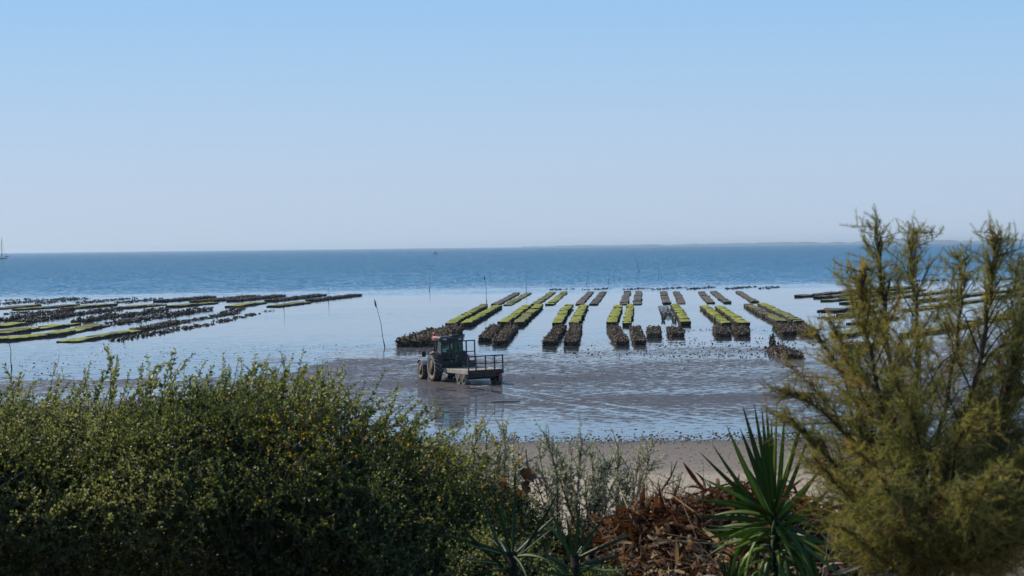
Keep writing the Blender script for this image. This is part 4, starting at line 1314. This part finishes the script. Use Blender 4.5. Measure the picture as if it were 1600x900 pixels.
proot = np.array([1.2, 12.8, GZ])
pile = empty('dead_leaf_pile', tuple(proot), 0, 'heap of red-brown and straw-coloured dead leaves between the dark spiky plant and the yucca', 'leaf pile')
xs = np.linspace(ppx[0], ppx[-1], 40); ys = np.linspace(11.6, 14.2, 22)
X, Yg = np.meshgrid(xs, ys); Zg = np.maximum(pile_top(X, Yg) - 0.05, GZ - 0.1)
i = (np.arange(21)[:, None] * 40 + np.arange(39)[None]).ravel()
litter = mottled('leaf_litter', [(0.03, 0.016, 0.009), (0.08, 0.04, 0.02), (0.15, 0.09, 0.05)], 14, 0.95, 0.8)
link('litter_mound', arr_mesh('litter_mound', np.stack([X.ravel(), Yg.ravel(), Zg.ravel()], 1) - proot, np.stack([i, i + 1, i + 41, i + 40], 1), smooth=True), [litter], pile)


def dead_leaf(seed, broad):
    g = np.random.default_rng(seed)
    K = 7
    v, f = [], []
    curl = g.uniform(0.6, 2.4) * g.choice([-1, 1]); tw = g.uniform(-1.5, 1.5)
    p = np.zeros(3); a = -curl / 2
    for k in range(K):
        t = k / (K - 1)
        w_ = (math.sin(math.pi * min(1, t * 0.9 + 0.08)) ** 0.7) * (0.24 if broad else 0.055) * (1 + g.normal(0, 0.12))
        s = np.array([math.cos(tw * t), 0, math.sin(tw * t)])
        cup = np.array([0, 0, 0.5 * w_ * g.uniform(0.3, 1.4)])
        v += [p - s * w_ + cup, p, p + s * w_ + cup]
        a += curl / K
        p = p + np.array([g.normal(0, 0.01), math.cos(a), math.sin(a)]) / K
    for k in range(K - 1):
        b0 = k * 3
        f += [(b0, b0 + 1, b0 + 4, b0 + 3), (b0 + 1, b0 + 2, b0 + 5, b0 + 4)]
    return np.array(v), np.array(f)


KINDS = [dead_leaf(s, s % 2 == 0) for s in range(16)]
MES = {}
for q, (v, f) in enumerate(KINDS):
    for h_ in range(4):
        tv = {0: 0.2, 1: 0.42, 2: 0.62, 3: 0.92}[h_]
        me = arr_mesh('dead_leaf', v, f, np.full(len(v), tv) + rng.normal(0, 0.05, len(v)))
        me.materials.append(dead_m)
        MES[q, h_] = me


def leaf_spot():
    while True:
        xq = random.uniform(ppx[0], ppx[-1]); yq = random.uniform(11.7, 13.4)
        zq = float(pile_top(np.array(xq), np.array(yq)))
        if zq > GZ - 0.05:
            return xq, yq, zq


for k in range(290):
    xq, yq, zq = leaf_spot()
    crest = zq - np.interp(xq, ppx, ppz) > -0.14
    broad = random.random() < (0.55 if crest else 0.25)
    q = random.choice([s for s in range(16) if (s % 2 == 0) == broad])
    h_ = random.choice([0, 1, 1, 2, 2] if crest else [0, 1, 2, 3, 3, 3])
    o = link('dead_leaf', MES[q, h_], (), pile)
    o.location = (xq - proot[0], yq - proot[1], zq + random.uniform(-0.03, 0.06) - proot[2])
    o.rotation_euler = (random.gauss(0, 0.7), random.gauss(0, 0.9), random.uniform(0, 6.28))
    sc_ = random.uniform(0.04, 0.08) if broad else random.uniform(0.10, 0.30)
    o.scale = (sc_,) * 3
for q, (v, f) in enumerate(KINDS):
    n = 560
    sp = np.array([leaf_spot() for _ in range(n)])
    crest = (sp[:, 2] - np.interp(sp[:, 0], ppx, ppz)) > -0.14
    dirs = nrm(np.stack([rng.normal(size=n), rng.normal(size=n), rng.normal(0, 0.5, n)], 1))
    s = rng.uniform(0.025, 0.065, n) if q % 2 == 0 else rng.uniform(0.08, 0.26, n)
    Rm = frames(dirs, rng.uniform(0, 6.28, n)) * s[:, None, None]
    T = sp - proot + np.stack([rng.normal(0, 0.02, n), rng.normal(0, 0.02, n), rng.uniform(-0.06, 0.05, n)], 1)
    tint = np.where(crest, rng.uniform(0.05, 0.7, n), rng.choice([0.1, 0.35, 0.6, 0.75, 0.9, 1.0], n))
    tag(link('leaf_scraps', inst_mesh('leaf_scraps', v, f, Rm, T, tint), [dead_m], pile), kind='stuff')
n = 900
sp = np.array([leaf_spot() for _ in range(n)])
dirs = nrm(np.stack([rng.normal(size=n), rng.normal(0, 0.6, n), rng.normal(0.05, 0.35, n)], 1))
stv = np.array([(-0.5, 0, -0.5), (0.5, 0, -0.5), (0, 0, 0.6), (0, 1, 0)], float)
stf = np.array([(0, 1, 3), (1, 2, 3), (2, 0, 3)])
Rm = frames(dirs, rng.uniform(0, 6.28, n))
sz = np.stack([np.full(n, 0.007), rng.uniform(0.15, 0.6, n), np.full(n, 0.007)], 1)
tag(link('dry_twigs', inst_mesh('dry_twigs', stv, stf, Rm * sz[:, None, :], sp - proot - np.array([0, 0, 0.01]), rng.uniform(0.05, 1.0, n)), [dead_m], pile), kind='stuff')
# withered brown leaves hanging in the shrubs
for (bx, by, lb, nn) in ((822, 735, 'withered red-brown leaf cluster hanging by the dark spiky plant, upper one', 9), (772, 765, 'curled brown leaf cluster in the hedge end left of the spiky plant', 7)):
    c0 = at(bx, by, 13.0)
    t = empty('withered_leaf_cluster', tuple(c0), 0, lb, 'dead leaves')
    mb = MB(); mb.tube([(0, 0, 0.12), (0.01, 0, 0), (0.0, 0, -0.2)], [0.004, 0.004, 0.003], 5); mb.build('stalk', bark, t)
    for k in range(nn):
        o = link('dead_leaf', MES[random.choice([0, 2, 4, 6, 8, 10]), random.choice([1, 1, 2])], (), t)
        o.location = (random.gauss(0, 0.03), random.gauss(0, 0.03), random.uniform(-0.12, 0.1))
        o.rotation_euler = (random.uniform(-2.2, -0.9), random.gauss(0, 0.6), random.uniform(0, 6.28))
        o.scale = (random.uniform(0.07, 0.13),) * 3

# ---- yucca and the dark spiky plants
dark_trunk = mottled('dark_shaggy_trunk', [(0.015, 0.011, 0.008), (0.04, 0.03, 0.02)], 14, 0.95, 0.8)
spiky_m = leaf_mat('shade_tinted_blade', [(0.0, (0.008, 0.020, 0.006)), (0.5, (0.022, 0.050, 0.011)), (1.0, (0.06, 0.11, 0.02))], 0.5, 0.2, 0.3)  # the hedge's shade is put into the blade colour as darker greens
yucca_m = leaf_mat('yucca_blade', [(0.0, (0.028, 0.050, 0.008)), (0.5, (0.09, 0.145, 0.02)), (1.0, (0.19, 0.27, 0.045))], 0.45, 0.45, 0.28)


def blade_mesh(p0, d0, p1, wid, droop=0.0):
    """tapered channelled blade from p0, leaving along d0, to tip p1"""
    K = 9
    p0, p1, d0 = (np.array(q, float) for q in (p0, p1, d0))
    L = np.linalg.norm(p1 - p0)
    c1 = p0 + d0 / max(np.linalg.norm(d0), 1e-9) * L * 0.5
    pts = [(1 - t) ** 2 * p0 + 2 * t * (1 - t) * c1 + t * t * p1 for t in np.linspace(0, 1, K)]
    rollv = rng.normal(0, 0.3)
    dch = (p1 - p0) / max(L, 1e-9)
    face = np.array([0.0, -0.75, 0.65]) + rng.normal(0, 0.25, 3)
    if abs(np.dot(dch, face / np.linalg.norm(face))) > 0.9:
        face = np.array([1.0, 0.1, 0.4])
    v, f, tint = [], [], []
    tb_ = random.uniform(0.15, 0.9)
    for k, p in enumerate(pts):
        t = k / (K - 1)
        d = pts[min(k + 1, K - 1)] - pts[max(k - 1, 0)]
        d /= np.linalg.norm(d)
        s = np.cross(d, face)
        s /= np.linalg.norm(s)
        u = np.cross(s, d)
        s = s * math.cos(rollv) + u * math.sin(rollv)
        u = np.cross(s, d)
        w_ = wid * (0.55 + 0.45 * min(1, t / 0.35)) * (1 - max(0, (t - 0.35) / 0.65) ** 1.6) + 0.0008
        th = 0.003 * (1 - t) + 0.0006
        cu = u * w_ * 0.35
        v += [p - s * w_ + cu, p - u * th, p + s * w_ + cu, p + u * th * 1.5]
        tint += [tb_, tb_ + 0.08, tb_, tb_ + 0.08]
    for k in range(K - 1):
        b0 = k * 4
        for j in range(4):
            j2 = (j + 1) % 4
            f.append((b0 + j, b0 + j2, b0 + 4 + j2, b0 + 4 + j))
    return arr_mesh('blade', np.array(v), np.array(f), np.array(tint), smooth=True)


def rosette(name, label, cpx, Yc_, stem_h, blades, wid, extra, Lr, mat, cat='plant', el=(0.0, 1.3), trunk_r=0.05, skirt=0):
    c = at(*cpx, Yc_)
    stem_h = c[2] - 6.08
    base = np.array([c[0], c[1], 6.08])
    r = empty(name, tuple(base), 0, label, cat)
    mb = MB()
    mb.tube([(0, 0, -0.05), (0.0, 0, stem_h * 0.5), (0, 0, stem_h)], [trunk_r * 1.15, trunk_r, trunk_r * 0.6], 9)
    mb.build('trunk', dark_trunk, r)
    head = c - base
    for (bx, by, dy) in blades:
        tip = at(bx, by, Yc_ + dy) - base
        d = tip - head
        st = head + np.array([d[0] * 0.05, d[1] * 0.05, random.uniform(-0.10, 0.02)])
        d0 = nrm(d) + np.array([0, 0, 0.10 if d[2] < 0.25 else 0.03])
        me = blade_mesh(st, d0, tip, wid * random.uniform(0.85, 1.12)); me.materials.append(mat)
        link('blade', me, (), r)
    for k in range(skirt):
        az = random.uniform(0, 6.283)
        st = np.array([math.cos(az) * trunk_r * 0.7, math.sin(az) * trunk_r * 0.7, stem_h - random.uniform(0.05, 0.45)])
        tip = st + np.array([math.cos(az) * 0.22, math.sin(az) * 0.22, -0.34]) * random.uniform(0.7, 1.3)
        me = blade_mesh(st, np.array([math.cos(az), math.sin(az), 0.25]), tip, wid * random.uniform(0.7, 1.0)); me.materials.append(dead_m if random.random() < 0.08 else mat)
        link('blade', me, (), r)
    for k in range(extra):
        az = random.uniform(0, 6.283); e = random.uniform(*el)
        dd = np.array([math.cos(az) * math.cos(e), math.sin(az) * math.cos(e), math.sin(e)])
        L_ = Lr * random.uniform(0.75, 1.1)
        st = head + np.array([dd[0] * 0.02, dd[1] * 0.02, random.uniform(-0.16, 0.0)])
        tip = st + dd * L_ - np.array([0, 0, L_ * 0.10 * math.cos(e)])
        me = blade_mesh(st, dd + np.array([0, 0, 0.2]), tip, wid * random.uniform(0.8, 1.1)); me.materials.append(mat)
        link('blade', me, (), r)
    return r


rosette('yucca', 'upright bright green yucca with a fan of pointed blades right of the dry leaf pile', (1210, 800), 11.5, 0.55,
        [(1093, 706, 0.1), (1112, 692, 0.0), (1135, 664, -0.1), (1156, 668, 0.15), (1160, 632, 0.1), (1178, 629, -0.05), (1190, 636, 0.1), (1197, 632, -0.1), (1214, 631, 0.0), (1227, 630, 0.12), (1256, 652, 0.05), (1248, 660, -0.15), (1266, 675, 0.1), (1291, 716, 0.0), (1282, 735, -0.15), (1098, 748, -0.1), (1080, 780, -0.2), (1084, 805, -0.1), (1096, 820, -0.25), (1100, 842, -0.2), (1110, 855, -0.1), (1300, 760, -0.1), (1140, 860, -0.3), (1160, 720, 0.3), (1240, 690, 0.3), (1205, 655, 0.2), (1180, 650, 0.25)],
        0.0155, 26, 0.40, yucca_m, 'yucca', (-0.45, 0.5), 0.034, 64)
rosette('spiky_plant', 'dark spiky plant in front of the hedge end, its blades fanned out', (800, 862), 11.6, 0.35,
        [(806, 722, 0.1), (876, 760, 0.0), (744, 760, 0.1), (765, 745, -0.1), (700, 800, -0.2), (660, 830, -0.25), (720, 850, -0.3), (870, 820, -0.2), (780, 770, 0.1), (880, 795, 0.1), (690, 870, -0.3), (760, 890, -0.4)],
        0.0095, 12, 0.32, spiky_m, 'plant', (-0.2, 0.8), 0.04)
rosette('spiky_plant', 'dark spiky plant at the bottom edge, its lit blades crossing the leaf pile', (898, 868), 11.3, 0.30,
        [(920, 788, 0.1), (906, 782, 0.0), (950, 800, 0.1), (992, 834, -0.1), (858, 790, 0.1), (884, 800, -0.1), (985, 862, -0.2), (975, 890, -0.3), (830, 850, -0.2), (820, 880, -0.3), (930, 830, 0.0)],
        0.0095, 8, 0.26, spiky_m, 'plant', (-0.1, 0.8), 0.035)
rosette('spiky_plant', 'low tuft of green blades at the bottom edge left of the yucca', (1140, 915), 11.5, 0.2,
        [(1118, 868, 0), (1130, 872, 0.05), (1142, 862, 0), (1150, 878, 0.05), (1125, 885, -0.05), (1155, 868, -0.05), (1136, 880, 0)],
        0.008, 14, 0.14, spiky_m, 'plant', (0.5, 1.4), 0.02)

# ---- feathery tamarisk
tam_m = leaf_mat('tamarisk_needle', [(0.0, (0.095, 0.10, 0.032)), (0.35, (0.185, 0.182, 0.055)), (0.6, (0.26, 0.235, 0.066)), (0.8, (0.31, 0.24, 0.08)), (1.0, (0.25, 0.115, 0.065))], 0.7, 0.48, 0.3)
tam_bark = mottled('tamarisk_bark', [(0.04, 0.026, 0.018), (0.10, 0.066, 0.042)], 12, 0.9)
TY = 7.6
TS = TY / 9.6
tb0 = at(1440, 920, TY)
troot = np.array([tb0[0], tb0[1], 6.1])
tam = empty('tamarisk', tuple(troot), 0, 'tall feathery olive-green tamarisk bush filling the right foreground', 'bush')
stems = [
    ([(1432, 905), (1415, 760), (1395, 620), (1384, 500), (1376, 420), (1369, 345)], 0.05, 0.020),
    ([(1440, 905), (1440, 740), (1432, 600), (1428, 480), (1425, 400), (1426, 365)], 0.25, 0.016),
    ([(1448, 905), (1480, 740), (1522, 600), (1545, 480), (1555, 410), (1556, 372)], -0.1, 0.020),
    ([(1450, 905), (1500, 760), (1560, 640), (1600, 520), (1625, 400)], 0.2, 0.018),
    ([(1452, 905), (1530, 800), (1620, 700), (1700, 560), (1730, 430)], -0.05, 0.017),
    ([(1430, 905), (1375, 790), (1330, 690), (1270, 630), (1215, 608)], -0.15, 0.012),
    ([(1428, 905), (1380, 740), (1335, 620), (1305, 560), (1268, 515)], 0.2, 0.0115),
    ([(1430, 905), (1390, 720), (1360, 560), (1345, 470), (1352, 425)], -0.25, 0.014),
    ([(1440, 905), (1460, 700), (1490, 560), (1505, 450), (1500, 400)], 0.35, 0.014),
    ([(1425, 910), (1370, 840), (1320, 770), (1270, 715)], -0.3, 0.012),
    ([(1445, 910), (1420, 820), (1380, 740), (1330, 700)], -0.55, 0.012),
    ([(1450, 910), (1500, 850), (1560, 800), (1640, 770)], -0.45, 0.013),
    ([(1448, 910), (1480, 800), (1490, 700), (1530, 640)], -0.6, 0.013),
    ([(1440, 910), (1450, 780), (1430, 660), (1400, 590)], -0.5, 0.013),
    ([(1450, 910), (1540, 740), (1580, 600), (1585, 470), (1592, 405)], 0.4, 0.015),
    ([(1440, 925), (1500, 880), (1580, 850), (1660, 830)], -0.5, 0.013),
    ([(1440, 930), (1390, 880), (1350, 850), (1310, 820)], -0.5, 0.0122),
    ([(1445, 930), (1480, 870), (1520, 800), (1560, 730)], -0.8, 0.013),
    ([(1445, 930), (1430, 860), (1410, 790), (1370, 740)], -0.8, 0.0125),
    ([(1560, 950), (1570, 860), (1590, 770), (1620, 690)], -0.4, 0.014),
    ([(1560, 950), (1530, 880), (1510, 820), (1500, 760)], -0.7, 0.013),
    ([(1428, 905), (1370, 760), (1310, 650), (1240, 575)], 0.1, 0.0115),
    ([(1428, 905), (1360, 790), (1300, 720), (1235, 655)], 0.0, 0.0115),
    ([(1428, 905), (1385, 740), (1340, 590), (1296, 500)], -0.1, 0.0115),
    ([(1425, 905), (1340, 800), (1290, 700), (1200, 640)], 0.2, 0.011),
    ([(1560, 950), (1560, 760), (1570, 620), (1600, 500), (1612, 420)], 0.1, 0.015),
    ([(1500, 940), (1520, 860), (1560, 700), (1590, 560)], 0.3, 0.014),
]


def poly_at(P_, t):
    k = min(int(t * (len(P_) - 1)), len(P_) - 2)
    q = t * (len(P_) - 1) - k
    return P_[k] * (1 - q) + P_[k + 1] * q


sp_b, sp_d, sp_L, sp_t = [], [], [], []
for (pp, dy, r0) in stems:
    P_ = [at(a_, b_, TY + dy * (i / (len(pp) - 1)) * 1.3) for i, (a_, b_) in enumerate(pp)]
    mb = MB()
    fine = [poly_at(P_, t) + np.array([random.gauss(0, 0.006), random.gauss(0, 0.006), 0]) for t in np.linspace(0, 1, 14)]
    r0 = r0 * TS
    mb.tube([p - troot for p in fine], list(np.linspace(r0, 0.0015, 14)), 6)
    mb.tube([np.array([(P_[0][0] - troot[0]) * 0.5, 0.0, -0.05]), np.array([(P_[0][0] - troot[0]) * 0.8, 0.02, 0.5]), fine[0] - troot], [r0 * 1.8, r0 * 1.4, r0], 6)
    Ls = sum(np.linalg.norm(P_[i + 1] - P_[i]) for i in range(len(P_) - 1))
    nsec = int(24 * Ls / TS) + 8
    for k in range(nsec):
        t = 0.18 + 0.80 * (k + random.random()) / nsec
        p = poly_at(P_, t)
        dm = nrm(poly_at(P_, min(1, t + 0.05)) - poly_at(P_, t - 0.05))
        az = random.uniform(0, 6.283)
        out_ = np.array([math.cos(az), math.sin(az), 0.1])
        fall = 1 - t
        Lq = (0.035 + 0.45 * fall ** 0.95) * random.uniform(0.6, 1.2) * (0.6 if r0 < 0.0125 * TS else 1) * TS
        dd = nrm(dm * (0.7 + 0.5 * t) + out_ * (0.25 + 0.7 * fall))
        pts = [p, p + dd * Lq * 0.5 + np.array([0, 0, 0.01]), p + dd * Lq + np.array([random.gauss(0, 0.04), random.gauss(0, 0.04), -0.05 * fall])]
        mb.tube([q - troot for q in pts], [max(0.0018, r0 * 0.32 * (1 - t * 0.7)), 0.0022, 0.001], 4)
        nspr = max(4, int(Lq / TS * (84 - 44 * t)))
        for m_ in range(nspr):
            q = (m_ + random.random()) / nspr
            q = 0.12 + 0.88 * q
            pb = pts[0] * (1 - q) + pts[2] * q
            dv = nrm(dd + rng.normal(0, 0.55 + 0.35 * (1 - t), 3) + np.array([0, 0, 0.12]))
            sp_b.append(pb); sp_d.append(dv); sp_L.append(random.uniform(0.08, 0.2) * (1.0 - 0.55 * t) * TS)
            sp_t.append(t)
    # leading shoot
    for k in range(18):
        t = 0.55 + 0.45 * k / 17
        sp_b.append(poly_at(P_, t)); sp_d.append(nrm(nrm(P_[-1] - P_[-2]) + rng.normal(0, 0.28, 3))); sp_L.append(random.uniform(0.05, 0.11) * TS); sp_t.append(t)
    mb.build('limb', tam_bark, tam)
sp_b, sp_d, sp_L, sp_t = map(np.array, (sp_b, sp_d, sp_L, sp_t))
S = len(sp_b)
nb = 34
side = nrm(np.cross(sp_d, rng.normal(size=(S, 3))))
t = (np.arange(nb)[None] + rng.random((S, nb))) / nb
pos = sp_b[:, None] + sp_d[:, None] * (sp_L[:, None] * t)[..., None] + side[:, None] * (sp_L[:, None] * 0.2 * t ** 2)[..., None]
pos[..., 2] -= sp_L[:, None] * 0.12 * t ** 2
dv = nrm(sp_d[:, None] * rng.uniform(0.6, 1.2, (S, nb, 1)) + nrm(rng.normal(size=(S, nb, 3))) * 0.65)
ln = rng.uniform(0.009, 0.026, (S, nb)) * (1.15 - 0.6 * t)
wv = nrm(np.cross(dv, rng.normal(size=(S, nb, 3)))) * 0.0008
v = np.stack([pos - wv, pos + wv, pos + dv * ln[..., None]], 2).reshape(-1, 3)
f = np.arange(len(v)).reshape(-1, 3)
cn = vnoise(sp_b[:, 0] * 4, sp_b[:, 2] * 4 + sp_b[:, 1] * 3, 61)
ctint = np.clip(0.12 + 0.6 * cn + rng.normal(0, 0.1, S), 0, 0.8)
leftness = np.clip((world_x(1330, TY) - sp_b[:, 0]) / 0.4, 0, 1)
rusty = rng.random(S) < (0.03 + 0.30 * leftness)
ctint = np.where(rusty, rng.uniform(0.85, 1.0, S), ctint)
tint = np.repeat(np.clip(ctint[:, None] + rng.normal(0, 0.06, (S, nb)), 0, 1).ravel(), 3)
tag(link('foliage', arr_mesh('foliage', v - troot, f, tint), [tam_m], tam), kind='stuff')
ax = np.stack([sp_b - side * 0.0011, sp_b + side * 0.0011, sp_b + sp_d * sp_L[:, None] + side * 0.2 * sp_L[:, None] - np.array([0, 0, 0.12]) * sp_L[:, None]], 1).reshape(-1, 3)
tag(link('twigs', arr_mesh('twigs', ax - troot, np.arange(len(ax)).reshape(-1, 3)), [tam_bark], tam), kind='stuff')
print('needles', S * nb)
# ------------------------------------------------------------------ sea haze
mb = MB(); mb.box((-12000, -150, -3.0), (12000, 61000, 60.0))
hz_m = bpy.data.materials.new('sea_haze')
hz_m.use_nodes = True
nt = hz_m.node_tree
nt.nodes.clear()
pv = N(nt, 'ShaderNodeVolumePrincipled', {'Color': (0.74, 0.89, 1.0, 1), 'Density': 0.00005, 'Anisotropy': 0.35})
ou = nt.nodes.new('ShaderNodeOutputMaterial')
nt.links.new(pv.outputs[0], ou.inputs['Volume'])
tag(mb.build('haze', hz_m), kind='stuff')
